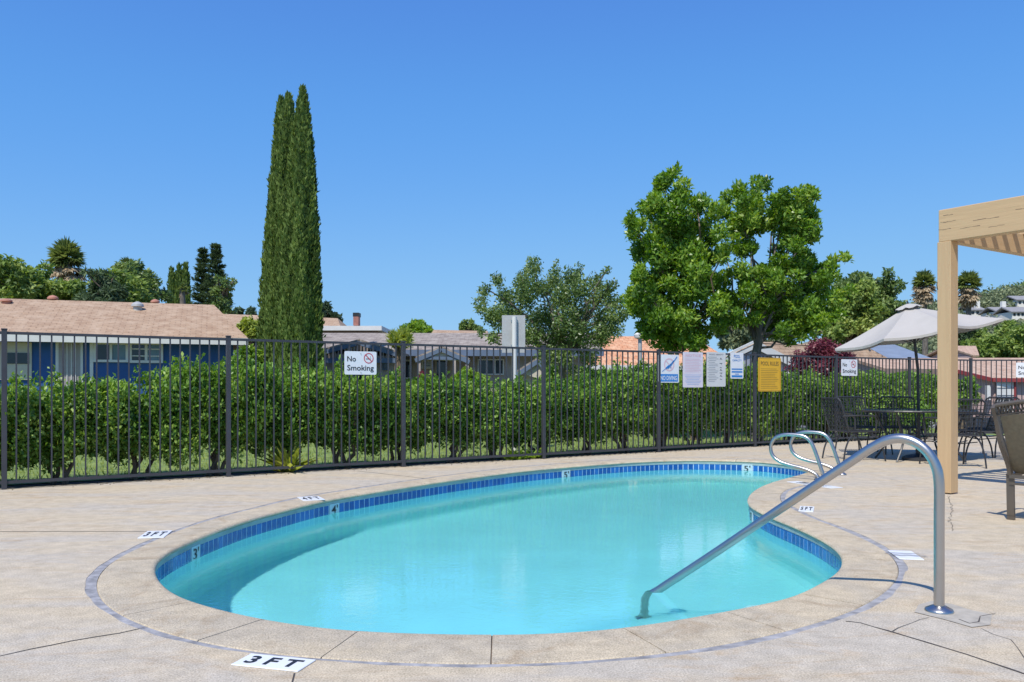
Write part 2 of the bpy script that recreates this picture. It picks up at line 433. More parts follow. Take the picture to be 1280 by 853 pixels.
allv = inner + gp; n_i = len(inner)
r = delaunay_2d_cdt(allv, [(i, (i+1) % n_i) for i in range(n_i)], [], 1, 1e-5)
mb = MB(); mb.add([(v.x, v.y, floor_z(v.x, v.y)) for v in r[0]], [tuple(f) for f in r[2]])
mb.build('pool_floor', M['plaster'], pool, smooth=True)
# top step along the near right edge
def near_i(px, py): g = G(px, py).to_2d(); return min(range(NP), key=lambda i: (outl[i]-g).length)
ia, ib = near_i(850, 772), near_i(1045, 715)
ids = []; i = ia
step = 1 if ((ib-ia) % NP) < NP/2 else -1
while i != ib: ids.append(i); i = (i+step) % NP
mb = MB(); kk = len(ids)
ring_o = [wall[i] + nrm[i]*.003 for i in ids]
wd = [.42*min(1, 5*q/kk + .25, 5*(kk-1-q)/kk + .0) for q in range(kk)]
ring_i = [wall[i] - nrm[i]*w for i, w in zip(ids, wd)]
for q in range(kk-1):
    a, b, c, d = ring_o[q], ring_o[q+1], ring_i[q+1], ring_i[q]
    mb.add([(a.x, a.y, -.30), (b.x, b.y, -.30), (c.x, c.y, -.30), (d.x, d.y, -.30)], [(0, 1, 2, 3)])
    mb.add([(d.x, d.y, -.30), (c.x, c.y, -.30), (c.x, c.y, -.62), (d.x, d.y, -.62)], [(0, 1, 2, 3)])
d, a = ring_i[0], ring_o[0]; mb.add([(d.x, d.y, -.30), (a.x, a.y, -.30), (a.x, a.y, -.62), (d.x, d.y, -.62)], [(0, 1, 2, 3)])
M['stepw'] = mat('step_plaster', (.82, .97, .94), .8, var=.03)
mb.build('pool_step', M['stepw'], pool)

# waterline tiles: grout band and single tiles proud of it
band = offset(.016)
lipb = offset(.010); mb = MB()
for i in range(NP):
    j = (i+1) % NP; a, b = lipb[i], lipb[j]; c, d = band[i], band[j]
    mb.add([(a.x, a.y, -.0335), (b.x, b.y, -.0335), (b.x, b.y, -.066), (a.x, a.y, -.066)], [(0, 1, 2, 3)])
    mb.add([(a.x, a.y, -.066), (b.x, b.y, -.066), (d.x, d.y, -.066), (c.x, c.y, -.066)], [(0, 1, 2, 3)])
mb.build('plaster_lip', M['lip'], pool)
mb = MB()
for i in range(NP):
    j = (i+1) % NP; a, b = band[i], band[j]
    mb.add([(a.x, a.y, -.066), (b.x, b.y, -.066), (b.x, b.y, -.215), (a.x, a.y, -.215)], [(0, 1, 2, 3)])
    c, d = wall[i], wall[j]
    mb.add([(a.x, a.y, -.215), (b.x, b.y, -.215), (d.x, d.y, -.215), (c.x, c.y, -.215)], [(0, 1, 2, 3)])
mb.build('grout_band', M['grout'], pool)
TW = .078
tp, tlen = resample(outl, TW)
tn = normals_of(tp)
marker_px = {(253.5, 684): "3'", (429, 633): "4'", (708, 590): "5'", (934, 585): "5'", (951, 645): "5'"}
mk = {}
for (mx, my), s in marker_px.items():
    g = G(mx, my, -.09).to_2d(); mk[min(range(len(tp)), key=lambda i: (tp[i]-g).length)] = s
tile_w, tile_h, tile_d = TW-.0085, .148, .010
def tile_mesh(name, m, w, h):
    b = MB(); b.box((0, 0, 0), (w, tile_d, h)); return b.mesh(name, m, bevel=.0018)
tm = [tile_mesh('tile', M['tile'], tile_w, tile_h), tile_mesh('tile', M['tile2'], tile_w, tile_h)]
M['marker'] = mat('marker_tile', (.50, .64, .68), .2, var=.08, scale=9)
tmw = tile_mesh('depth_tile', M['marker'], TW*2-.007, tile_h + .01)

def text_geo(s, w=None, h=None, bold=.012):      # the letters of s as flat triangles, left-bottom at 0,0, scaled to w or h
    cu = bpy.data.curves.new('t', 'FONT'); cu.body = s; cu.resolution_u = 3; cu.offset = bold
    o = bpy.data.objects.new('t', cu); COL.objects.link(o)
    dg = bpy.context.evaluated_depsgraph_get(); me = o.evaluated_get(dg).to_mesh()
    vs = np.array([v.co[:2] for v in me.vertices]); fs = [tuple(p.vertices) for p in me.polygons]
    o.evaluated_get(dg).to_mesh_clear(); bpy.data.objects.remove(o); bpy.data.curves.remove(cu)
    if not len(vs): return vs, fs
    vs = vs - vs.min(0); ext = vs.max(0)
    sx = w/ext[0] if w else h/ext[1]; sy = h/ext[1] if h else sx
    return vs*np.array([sx, sy]), fs

cam_tiles = []
for i, (p, n) in enumerate(zip(tp, tn)):
    if (i in mk) or ((i-1) % len(tp) in mk): continue
    face_cam = (-n).dot(-p.normalized())      # inward normal towards the camera: seen on the far side only
    cam_tiles.append((face_cam, i))
cam_tiles.sort(reverse=True)
vis = set(i for _, i in cam_tiles[:290])
stuff = MB()
for _, i in cam_tiles:
    p, n = tp[i], tn[i]; t = Vector((-n.y, n.x)); mid = p + t*TW*.5
    n2 = (n + tn[(i+1) % len(tn)]).normalized()
    rz = math.atan2(n2.y, n2.x) - math.pi/2
    c = Vector((mid.x + n2.x*.0185, mid.y + n2.y*.0185, -.143 + random.uniform(-.0008, .0008)))
    if i in vis:
        o = link('tile', tm[0] if random.random() < .62 else tm[1], pool); o.location = c; o.rotation_euler = (random.uniform(-.012, .012), 0, rz)
    else: stuff.box(c, (tile_w, tile_d, tile_h), Matrix.Rotation(rz, 3, 'Z'))
if stuff.v: stuff.build('tile_band_near', M['tile'], pool, kind='stuff')
for i, s in mk.items():
    p, n = tp[i], tn[i]; q = tp[(i+2) % len(tp)]; mid = (p+q)/2; n2 = tn[(i+1) % len(tn)]
    rz = math.atan2(n2.y, n2.x) - math.pi/2
    o = link('depth_tile', tmw, pool); o.location = (mid.x + n2.x*.012, mid.y + n2.y*.012, -.137); o.rotation_euler = (0, 0, rz)
    tv, tf = text_geo(s, w=.095, h=.085); b = MB()
    b.add([(x-.048, -.008, y-.020) for x, y in tv], tf)
    me = b.mesh('numeral', M['black']); c = link('numeral', me, o)
# water
wpoly = offset(.0)
mb = MB()
r = delaunay_2d_cdt([wall[i] - nrm[i]*.012 for i in range(0, NP, 3)] , [(i, (i+1) % len(range(0, NP, 3))) for i in range(len(range(0, NP, 3)))], [], 1, 1e-5)
mb.add([(v.x, v.y, WZ) for v in r[0]], [tuple(f) for f in r[2]])
wm, nt, b = newmat('pool_water'); nt.nodes.remove(b); L = nt.links; N = nt.nodes.new
refr = N('ShaderNodeBsdfRefraction'); refr.inputs['IOR'].default_value = 1.33; refr.inputs['Roughness'].default_value = 0; refr.inputs['Color'].default_value = (.76, .965, .975, 1)
glos = N('ShaderNodeBsdfGlossy'); glos.inputs['Roughness'].default_value = .0; glos.inputs['Color'].default_value = (1, 1, 1, 1)
fr = N('ShaderNodeFresnel'); fr.inputs['IOR'].default_value = 1.33
mx = N('ShaderNodeMixShader'); tc = N('ShaderNodeTexCoord')
n1 = N('ShaderNodeTexNoise'); n1.inputs['Scale'].default_value = 17; n1.inputs['Detail'].default_value = 5; n1.inputs['Distortion'].default_value = .8; L.new(tc.outputs['Object'], n1.inputs['Vector'])
bp = N('ShaderNodeBump'); bp.inputs['Strength'].default_value = .22; bp.inputs['Distance'].default_value = .0055; L.new(n1.outputs[0], bp.inputs['Height'])
for nd in (glos, fr): L.new(bp.outputs[0], nd.inputs['Normal'])
L.new(bp.outputs[0], refr.inputs['Normal'])
L.new(fr.outputs[0], mx.inputs[0]); L.new(refr.outputs[0], mx.inputs[1]); L.new(glos.outputs[0], mx.inputs[2])
L.new(mx.outputs[0], nt.nodes['Material Output'].inputs[0])
water = mb.build('water', wm, kind='structure')
if water.data.polygons[0].normal.z < 0: water.data.flip_normals()
for f in water.data.polygons: f.use_smooth = True
# water and pool take part in refracted sunlight
sun_d.cycles.is_caustics_light = True
water.cycles.is_caustics_caster = True
for o in pool.children: o.cycles.is_caustics_receiver = True

# ---------------------------------------------------------------- ground, soil strip, lawn
gx = np.concatenate([np.linspace(-900, -60, 8), np.linspace(-40, 60, 41), np.linspace(80, 1100, 10)])
gy = np.concatenate([np.linspace(-200, -20, 3), np.linspace(-10, 60, 29), np.linspace(80, 1500, 10)])
mb = MB(); mb.v = [(x, y, gz(x, y) - .02) for y in gy for x in gx]
nx = len(gx); mb.f = [(j*nx+i, j*nx+i+1, (j+1)*nx+i+1, (j+1)*nx+i) for j in range(len(gy)-1) for i in range(nx-1)]; mb.m = [0]*len(mb.f)
M['ground'] = mat('dry_ground', (.22, .20, .11), .95, var=.3, scale=.3, bump=.5, bscale=3, col2=(.10, .13, .05))
mb.v = [v if not (-15 < v[0] < 17.5 and -5.5 < v[1] < 19) else (v[0], v[1], -2.2) for v in mb.v]
mb.build('ground', M['ground'], kind='structure')
def fence_pt(s, off): p = FP[4] + FD*s - FN*off; return p          # s metres along the fence from the first post in view, off metres behind it
lw = [fence_pt(-9, .75), fence_pt(14.2, .75), Vector((10.1, 19.3)), Vector((16, 19.3)), Vector((16, 22)), Vector((3, 23.6)), Vector((-16, 21)), Vector((-19, 12))]
sheet('lawn', [lw], -.030, M['lawn'], kind='structure')
sl = [fence_pt(-9, .12), fence_pt(14.2, .12), Vector((10.1, 18.6)), Vector((16, 18.6)), Vector((16, 19.31)), Vector((10.1, 19.31)), fence_pt(14.2, .76), fence_pt(-9, .76)]
sheet('soil_bed', [sl], -.040, M['soil'], kind='structure')

# cracks and joints in the deck
def ribbon(name, pts, w, z, m, parent=None, jit=0.0):
    pts = [Vector((p.x, p.y)) for p in pts]; fine = []
    for a, b in zip(pts, pts[1:]):
        k = max(1, int((b-a).length/.07))
        for q in range(k): fine.append(a.lerp(b, q/k))
    fine.append(pts[-1]); mb = MB(); L_, R_ = [], []
    for i, p in enumerate(fine):
        t = (fine[min(i+1, len(fine)-1)] - fine[max(i-1, 0)]).normalized(); n = Vector((-t.y, t.x)); c = p + n*random.uniform(-jit, jit)
        ww = w*random.uniform(.55, 1.3) if jit else w
        L_.append(c + n*ww/2); R_.append(c - n*ww/2)
    for i in range(len(fine)-1): mb.add([(R_[i].x, R_[i].y, z), (R_[i+1].x, R_[i+1].y, z), (L_[i+1].x, L_[i+1].y, z), (L_[i].x, L_[i].y, z)], [(0, 1, 2, 3)])
    return mb.build(name, m, parent)
ribbon('joint', [G(-420, 666), G(-60, 665), G(219, 664.5)], .010, .002, M['crack'], deck)
ribbon('crack', [G(-60, 829), G(0, 820), G(40, 812), G(90, 802), G(118, 797), G(150, 792), G(181, 785)], .008, .002, M['crack'], deck, .006)
ribbon('joint', [G(1057, 777), G(1075, 779), G(1110, 789), G(1160, 804), G(1210, 819), G(1290, 846), G(1380, 880)], .010, .002, M['crack'], deck, .002)
ribbon('crack', [G(1116, 790), G(1125, 786), G(1140, 779), G(1160, 772)], .004, .003, M['crack'], deck, .008)
ribbon('crack', [G(1200, 775), G(1212, 780), G(1222, 778), G(1224, 771), G(1245, 768)], .006, .004, M['crack'], deck, .006)
ribbon('crack', [G(1225, 786), G(1262, 800), G(1280, 822), G(1300, 840)], .003, .002, M['crack'], deck, .012)
ribbon('crack', [G(1186, 620), G(1190, 636), G(1187, 652), G(1192, 664)], .004, .002, M['crack'], deck, .015)
ribbon('joint', [G(447, 589), G(545, 600)], .010, .002, M['crack'], deck)
ribbon('crack', [G(369, 842), G(366, 852), G(363, 868)], .006, .002, M['crack'], deck, .004)
ribbon('joint', [G(1060, 603.5), G(1130, 604), G(1113, 599)], .006, .002, M['patch'], deck)
pp = [G(1148, 757), G(1164, 752), G(1190, 756), G(1216, 764), G(1240, 769), G(1238, 782), G(1215, 785), G(1180, 775), G(1143, 766)]
sheet('concrete_patch', [[p.to_2d() for p in pp]], .003, M['patch'], deck)
# grit and small chips lying on the deck by the fence
mb = MB()
for _ in range(220):
    s = random.uniform(0, 16.5); p = fence_pt(s, -abs(random.gauss(.02, .06))); r_ = random.uniform(.003, .009)
    mb.box((p.x, p.y, .003), (r_*2, r_*1.4, r_), Matrix.Rotation(random.uniform(0, 3), 3, 'Z'))
M['litter'] = mat('leaf_litter', (.22, .16, .09), .9, var=.3, scale=30)
tag(mb.build('leaf_litter', M['litter']), 'dry leaf litter scattered along the foot of the fence', 'litter', kind='stuff')

# depth markers set in the deck
def frame_from(p0, p1):                # local x along p0->p1 on the ground
    d = (p1-p0).to_2d().normalized(); return math.atan2(d.y, d.x)
def deck_marker(corners, lines, label, icon=False):
    tl, tr, br, bl = [G(*c) for c in corners]
    ang = frame_from(tl, tr); w = ((tr-tl).length + (br-bl).length)/2; h = ((bl-tl).length + (br-tr).length)/2
    c = (tl+tr+br+bl)/4; root = thing('depth_marker', (c.x, c.y, 0), label, 'depth marker', 'depth markers set in the deck')
    root.rotation_euler = (0, 0, ang)
    b = MB(); b.box((0, 0, .003), (w, h, .006)); b_me = b.mesh('plate', M['white'], bevel=.002); link('plate', b_me, root)
    if not lines: return root
    tv, tf = text_geo(' '.join(lines), w=w*.78, h=h*.62, bold=.03)
    b = MB(); b.add([(x - w*.39, y - h*.30, .0075) for x, y in tv], tf); link('lettering', b.mesh('lettering', M['black']), root)
    return root
deck_marker([(313.8, 818.5), (396, 826.5), (370, 841.5), (290, 831.5)], '3FT', 'white plate reading 3FT set in the deck nearest the camera')
deck_marker([(185, 665), (218, 664), (202, 673), (171, 673.5)], '3FT', 'small white depth plate beside the left end of the pool')
deck_marker([(378, 622), (404, 620.5), (400, 625.5), (372, 627)], '4FT', 'thin sliver of a white plate on the deck beyond the far left pool edge')
mkr = deck_marker([(1110, 689), (1141, 690), (1153, 700.5), (1124, 700)], '', 'white plate with a dark wedge and wavy lines left of the big handrail post')
b = MB(); b.add([(-.13, .035, .0075), (-.10, .052, .0075), (.10, .040, .0075), (.10, .034, .0075)], [(0, 3, 2, 1)])
for v in (-.012, -.040):
    for q in range(14): x = -.10 + q*.016; y0_, y1_ = v + .007*math.sin(q*1.1), v + .007*math.sin((q+1)*1.1); b.add([(x, y0_-.004, .0075), (x+.016, y1_-.004, .0075), (x+.016, y1_+.004, .0075), (x, y0_+.004, .0075)], [(0, 1, 2, 3)])
link('pictogram', b.mesh('pictogram', M['inkgrey']), mkr)
deck_marker([(1003, 633.5), (1013, 634), (1022, 641), (995, 639.5)], '5FT', 'small white plate in the deck below the middle of the sloping handrail')
deck_marker([(1014, 603), (1030, 602), (1021, 611), (1004, 610)], '5FT', 'small white plate in the deck at the foot of the looped grab rails')

# ---------------------------------------------------------------- handrail and grab rails
def escutcheon(p, r, parent):
    b = MB(); b.lathe((p[0], p[1], 0.002), [(r, 0), (r, .006), (r*.93, .014), (r*.62, .024), (r*.45, .03)], 28); return b.build('escutcheon', M['steel'], parent, smooth=True)
HB = Vector((2.083, 4.096, 0)); HE = Vector((.872, 5.10, 0)); HU = (HE-HB).normalized(); HL = (HE-HB).length
def smooth_path(pts, n=6):
    out = []; k = len(pts)
    for i in range(k-1):
        p0, p1, p2, p3 = pts[max(i-1, 0)], pts[i], pts[i+1], pts[min(i+2, k-1)]
        for t in [j/n for j in range(n)]: out.append(.5*((2*p1)+(p2-p0)*t+(2*p0-5*p1+4*p2-p3)*t*t+(3*p1-p0-3*p2+p3)*t**3))
    out.append(pts[-1]); return out
root = thing('handrail', (HB.x, HB.y, 0), 'big sloping steel handrail running from the deck down into the water', 'handrail')
tz = [(0, 0), (0, .2), (0, .45), (0, .62), (.015, .71), (.06, .785), (.13, .83), (.21, .835), (.30, .795), (.45, .685), (.8, .425), (1.2, .125), (1.5, -.095), (HL-.02, -.135), (HL+.035, -.175), (HL+.055, -.24), (HL+.075, -.40), (HL+.08, floor_z(.8, 5.15)+.004)]
b = MB(); b.tube(smooth_path([HB + HU*t + Vector((0, 0, z)) for t, z in tz]), .0245, 20); b.build('rail_tube', M['steel'], root, smooth=True)
escutcheon(HB, .066, root)
b = MB(); fe = HB + HU*(HL+.08); b.lathe((fe.x, fe.y, floor_z(fe.x, fe.y)+.002), [(.055, 0), (.055, .008), (.03, .02)], 20); b.build('foot_plate', M['steel'], root, smooth=True)
def grab_rail(bp, u, label):
    root = thing('grab_rail', (bp.x, bp.y, 0), label, 'grab rail', 'looped grab rails at the far right of the pool')
    q = [(0, 0), (.05, .16), (.12, .36), (.17, .455), (.24, .505), (.35, .52), (.48, .515), (.58, .475), (.63, .40), (.635, .32), (.60, .245), (.52, .19), (.40, .155), (.25, .125), (.13, .085), (.075, .04), (.065, 0)]
    side = Vector((-u.y, u.x, 0))
    pts = [Vector((bp.x, bp.y, 0)) + u*t + side*(.03*(i/len(q))) + Vector((0, 0, z)) for i, (t, z) in enumerate(q)]
    b = MB(); b.tube(smooth_path(pts), .0215, 14); b.build('rail_tube', M['steel'], root, smooth=True)
    escutcheon(pts[0], .05, root); escutcheon(pts[-1], .05, root)
    return root
gu = Vector((-.80, .60, 0)).normalized()
grab_rail(G(1031, 600.5), gu, 'nearer looped steel grab rail at the pool edge')
grab_rail(G(1053, 594), gu, 'farther looped steel grab rail at the pool edge')

# ---------------------------------------------------------------- fence
fence = thing('fence', (FP[4].x, FP[4].y, 0), 'dark grey metal picket fence along the far side of the pool deck', 'fence')
TOP = 1.683
def post_h(k): return 1.70
post_me = None
b = MB(); b.box((0, 0, .85), (.052, .052, 1.70)); b.box((0, 0, 1.708), (.060, .060, .014)); post_me = b.mesh('post', M['fence'], bevel=.003)
b = MB(); b.box((0, 0, .86), (.0155, .0155, 1.60)); pick_me = b.mesh('picket', M['fence'])
npick = 0; rest = MB()
fb = Vector((FP[4].x, FP[4].y, 0))
panels = list(zip(FP, FP[1:]))
for k, p in enumerate(FP):
    d = (FP[min(k+1, len(FP)-1)] - FP[max(k-1, 0)]).normalized()
    o = link('post', post_me, fence); o.location = Vector((p.x, p.y, 0)) - fb; o.rotation_euler = (0, 0, math.atan2(d.y, d.x))
allp = []
for k, (a, c) in enumerate(panels):
    d = (c-a).normalized(); Lk = (c-a).length; ang = math.atan2(d.y, d.x)
    b = MB()
    for z, h in ((TOP-.014, .03), (.075, .032)):
        mb2 = MB(); mb2.bar((a.x+d.x*.026, a.y+d.y*.026, z), (c.x-d.x*.026, c.y-d.y*.026, z), .030, h); mb2.build('rail', M['fence'], fence)
    n = round(Lk/.111)
    for q in range(1, n):
        p = a + d*(Lk*q/n); allp.append((abs(p.x) > 99, p, ang))
order = sorted(range(len(allp)), key=lambda i: 0 if -640/F*1.03 < allp[i][1].x/max(.1, allp[i][1].y) < 645/F*1.03 else 1)
for rank, i in enumerate(order):
    _, p, ang = allp[i]
    if rank < 295:
        o = link('picket', pick_me, fence); o.location = Vector((p.x, p.y, 0)) - fb; o.rotation_euler = (0, 0, ang)
    else: rest.box((p.x, p.y, .86), (.0155, .0155, 1.60), Matrix.Rotation(ang, 3, 'Z'))
if rest.v: rest.build('picket_row', M['fence'], fence, kind='stuff')

# ---------------------------------------------------------------- signs on the fence
def hit(x, A, d):                       # distance along the line A + s d where it crosses the sight line of photo column x
    k = (x-CX)/F; return (k*A.y - A.x)/(d.x - k*d.y)
class Board:                            # local frame of a plate: u right, v up, n towards the camera
    def __init__(s, x0, x1, y0, y1, A, d, n, name, label, cat, m, group=None, th=.004, radius=.02):
        A = A + n*.018; s0, s1 = hit(x0, A, d), hit(x1, A, d); mid = A + d*((s0+s1)/2)
        zt, zb = [CAMZ + (HY-y)*mid.y/F for y in (y0, y1)]
        s.w, s.h = s1-s0, zt-zb; s.d, s.n = Vector((d.x, d.y, 0)), Vector((n.x, n.y, 0))
        s.o = Vector((A.x+d.x*s0, A.y+d.y*s0, zb)); s.root = thing(name, tuple(s.o + s.d*s.w/2), label, cat, group)
        r = min(radius, s.w*.1); pts = []
        for cx, cy, a0 in ((s.w-r, s.h-r, 0), (r, s.h-r, 90), (r, r, 180), (s.w-r, r, 270)):
            for q in range(4): a = math.radians(a0+30*q); pts.append(s.q(cx+r*math.cos(a), cy+r*math.sin(a), th))
        b = MB(); b.poly(pts, th); b.build('plate', m, s.root)
    def q(s, u, v, e=.006): return s.o + s.d*u + Vector((0, 0, v)) + s.n*e
    def rect(s, b, u0, v0, u1, v1, e=.0055, mi=0): b.add([s.q(u0, v0, e), s.q(u1, v0, e), s.q(u1, v1, e), s.q(u0, v1, e)], [(0, 1, 2, 3)], mi)
    def text(s, b, t, u0, v0, w=None, h=None, e=.0065, mi=0):
        tv, tf = text_geo(t, w, h); b.add([s.q(u0+x, v0+y, e) for x, y in tv], tf, mi)
    def ring(s, b, cu, cv, r0, r1, ax=1, e=.006, mi=0, n=28):
        i0 = len(b.v); pts = []
        for i in range(n):
            a = 2*math.pi*i/n
            pts += [s.q(cu+r0*ax*math.cos(a), cv+r0*math.sin(a), e), s.q(cu+r1*ax*math.cos(a), cv+r1*math.sin(a), e)]
        b.add(pts, [(2*i, 2*((i+1) % n), 2*((i+1) % n)+1, 2*i+1) for i in range(n)], mi)
    def line(s, b, u0, v0, u1, v1, w, e=.0062, mi=0):
        t = Vector((u1-u0, v1-v0)).normalized(); n_ = Vector((-t.y, t.x))*w/2
        b.add([s.q(u0-n_.x, v0-n_.y, e), s.q(u1-n_.x, v1-n_.y, e), s.q(u1+n_.x, v1+n_.y, e), s.q(u0+n_.x, v0+n_.y, e)], [(0, 1, 2, 3)], mi)
    def out(s, b, name, m): return b.build(name, m, s.root)
FA, FDv, FNv = FP[4], FD, FN
def no_smoking(x0, x1, y0, y1, A, d, n, label):
    B = Board(x0, x1, y0, y1, A, d, n, 'no_smoking_sign', label, 'sign', M['white'], 'no smoking signs on the fence')
    w, h = B.w, B.h; b = MB()
    B.text(b, 'No', .08*w, .56*h, w=.27*w, h=.23*h); B.text(b, 'Smoking', .08*w, .10*h, w=.83*w, h=.31*h)
    B.out(b, 'lettering', M['black'])
    b = MB(); cu, cv, r = .75*w, .71*h, .225*h
    B.ring(b, cu, cv, r*.84, r, mi=0); B.line(b, cu-r*.62, cv+r*.62, cu+r*.62, cv-r*.62, r*.17, .0075, 0)
    B.out(b, 'prohibition_symbol', M['red'])
    b = MB(); B.rect(b, cu-r*.62, cv-r*.22, cu+r*.4, cv-r*.04); B.line(b, cu+r*.45, cv, cu+r*.3, cv+r*.45, r*.07); B.out(b, 'cigarette', M['inkgrey'])
    b = MB()
    for u, v in ((.5, .9), (.5, .1)):
        c = B.q(u*w, v*h, .007); b.tube([c, c + B.n*.004], .006, 8)
    B.out(b, 'bolt', M['steel'])
no_smoking(430.5, 470.5, 439.5, 468.5, FA, FD, FN, 'large white No Smoking sign on the left half of the fence')
no_smoking(1051.5, 1071.5, 449.5, 470, FP[10], (FP[11]-FP[10]).normalized(), Vector(((FP[11]-FP[10]).normalized().y, -(FP[11]-FP[10]).normalized().x)), 'small square No Smoking sign on the fence left of the umbrella pole')
no_smoking(1270, 1304, 453.5, 472, FP[12], Vector((1, 0)), Vector((0, -1)), 'No Smoking sign cut by the right edge of the photo')

B = Board(822.7, 848.5, 443.5, 478.5, FA, FD, FN, 'no_diving_sign', 'white and blue NO DIVING sign with a crossed out diver', 'sign', M['white'])
w, h = B.w, B.h
b = MB(); B.rect(b, .05*w, .035*h, .95*w, .305*h); B.out(b, 'blue_band', M['blue'])
b = MB(); B.text(b, 'NO DIVING', .10*w, .085*h, w=.80*w, h=.16*h, e=.0075); B.out(b, 'lettering', M['white'])
b = MB(); B.ring(b, .52*w, .64*h, .19*h, .235*h, ax=1.05); B.line(b, .34*w, .80*h, .70*w, .48*h, .035*h); B.out(b, 'prohibition_symbol', M['redpale'])
b = MB()
for a in ((.90, .93, .66, .68, .035), (.74, .78, .58, .62, .06), (.62, .66, .44, .52, .075), (.5, .6, .36, .5, .07), (.40, .53, .17, .39, .02), (.55, .6, .6, .5, .02)):
    B.line(b, a[0]*w, a[1]*h, a[2]*w, a[3]*h, a[4]*h, .0085)
B.out(b, 'diver_figure', M['blue'])

B = Board(853.5, 878.5, 440.5, 484.5, FA, FD, FN, 'rules_sign', 'faded pink and white sign with pale red and blue print', 'sign', M['pinkwhite'])
w, h = B.w, B.h
b = MB(); B.text(b, 'NOTICE', .12*w, .87*h, w=.76*w, h=.07*h)
for k in range(9): B.rect(b, .10*w, (.80-.045*k)*h, (.84 + .06*math.sin(k*2.1))*w, (.812-.045*k)*h)
B.out(b, 'red_print', M['redpale'])
b = MB(); B.rect(b, .07*w, .355*h, .93*w, .362*h)
for k in range(6): B.rect(b, (.10 + .05*(k % 3))*w, (.31-.045*k)*h, (.90 - .05*(k % 3))*w, (.323-.045*k)*h)
B.out(b, 'blue_print', M['bluepale'])

B = Board(883.2, 906.8, 440.5, 483.5, FA, FD, FN, 'pool_safety_sign', 'off-white safety sign with a column of small black pictures', 'sign', M['offwhite'])
w, h = B.w, B.h
b = MB(); B.text(b, 'POOL SAFETY', .12*w, .915*h, w=.76*w, h=.035*h)
for k in range(15): B.rect(b, .10*w, (.85-.05*k)*h, (.52 + .10*math.sin(k*1.7))*w, (.859-.05*k)*h)
for k in range(7): B.rect(b, .055*w, (.83-.11*k)*h, .085*w, (.85-.11*k)*h)
B.out(b, 'print', M['inkgrey'])
b = MB()
for k, (v, a) in enumerate(((.81, 0), (.67, 2), (.56, 1), (.48, 0), (.39, 2), (.31, 0), (.22, 1))):
    c = .74*w
    if a == 0:
        B.ring(b, c, (v+.02)*h, 0, .014*h); B.line(b, c-.05*w, (v-.02)*h, c, (v+.015)*h, .014*h); B.line(b, c+.07*w, (v-.02)*h, c, (v+.01)*h, .014*h)
    elif a == 1: B.ring(b, c-.03*w, v*h, 0, .012*h); B.line(b, c-.02*w, v*h, c+.06*w, (v-.015)*h, .01*h)
    else: B.line(b, c-.07*w, (v+.005)*h, c+.08*w, (v+.012)*h, .012*h); B.line(b, c, (v+.01)*h, c+.04*w, (v-.02)*h, .012*h)
B.out(b, 'pictogram', M['black'])

B = Board(913, 929, 441.2, 473.5, FA, FD, FN, 'pool_capacity_sign', 'narrow white and blue pool capacity sign, smallest of its row', 'sign', M['white'])
w, h = B.w, B.h
b = MB(); B.text(b, 'POOL', .26*w, .80*h, w=.48*w, h=.12*h); B.text(b, 'CAPACITY', .14*w, .67*h, w=.72*w, h=.07*h)
B.rect(b, .08*w, .34*h, .92*w, .39*h); B.rect(b, .08*w, .23*h, .92*w, .29*h); B.rect(b, .08*w, .05*h, .92*w, .13*h); B.rect(b, .35*w, .16*h, .65*w, .19*h)
B.out(b, 'blue_print', M['blue'])
B = Board(947.6, 976, 447.5, 489.5, FA, FD, FN, 'pool_rules_sign', 'bright yellow POOL RULES sign beside a fence post', 'sign', M['yellow'])
w, h = B.w, B.h
b = MB(); B.text(b, 'POOL RULES', .11*w, .77*h, w=.78*w, h=.12*h)
for k in range(12): B.rect(b, .11*w, (.665-.052*k)*h, (.80 + .08*math.sin(k*1.3))*w, (.674-.052*k)*h)
B.out(b, 'lettering', M['yellowink'])
b = MB()
for a in ((.03, .02, .97, .026), (.03, .974, .97, .98), (.03, .02, .042, .98), (.958, .02, .97, .98)): B.rect(b, a[0]*w, a[1]*h, a[2]*w, a[3]*h)
B.out(b, 'border_line', M['yellowink'])

# ---------------------------------------------------------------- square sign seen from behind, on a pole behind the fence
Yp = 14.6; base = Vector(((643-CX)*Yp/F, Yp, -.03))
root = thing('street_sign', base, 'back of a blank rectangular grey sign on a pale pole behind the hedge', 'sign')
M['galv'] = mat('galvanised', (.50, .49, .47), .5, .2, var=.08, scale=6)
zt = P(0, 394, Yp).z; zb = P(0, 441, Yp).z
b = MB(); b.tube([(base.x, base.y, -.03), (base.x, base.y, zt-.03)], .043, 12); b.build('pole', M['whitepaint'], root, smooth=True)
x0, x1 = P(627.5, 0, Yp+.06).x, P(656.5, 0, Yp+.06).x
b = MB(); b.box(((x0+x1)/2, Yp+.055, (zt+zb)/2), (x1-x0, .006, zt-zb)); b.build('sign_panel', M['galv'], root)
b = MB()
for zz in (zt-.10, zb+.12): b.box((base.x, Yp+.046, zz), (.12, .012, .04))
b.build('bracket', M['steel'], root)
# pale pole of a street light behind
Yl = 30; base = Vector(((800-CX)*Yl/F, Yl, gz(4.5, 30)))
root = thing('lamp_post', base, 'slim pale lamp post in front of the orange tiled roof', 'lamp post')
b = MB(); b.tube([base, (base.x, base.y, P(0, 424, Yl).z)], [.09, .07], 10); b.build('pole', M['galv'], root, smooth=True)
zt = P(0, 420, Yl).z; b = MB(); b.lathe((base.x, base.y, zt-.12), [(.08, 0), (.2, .05), (.22, .16), (.10, .26), (.02, .28)], 12); b.build('lantern', M['whitepaint'], root, smooth=True)

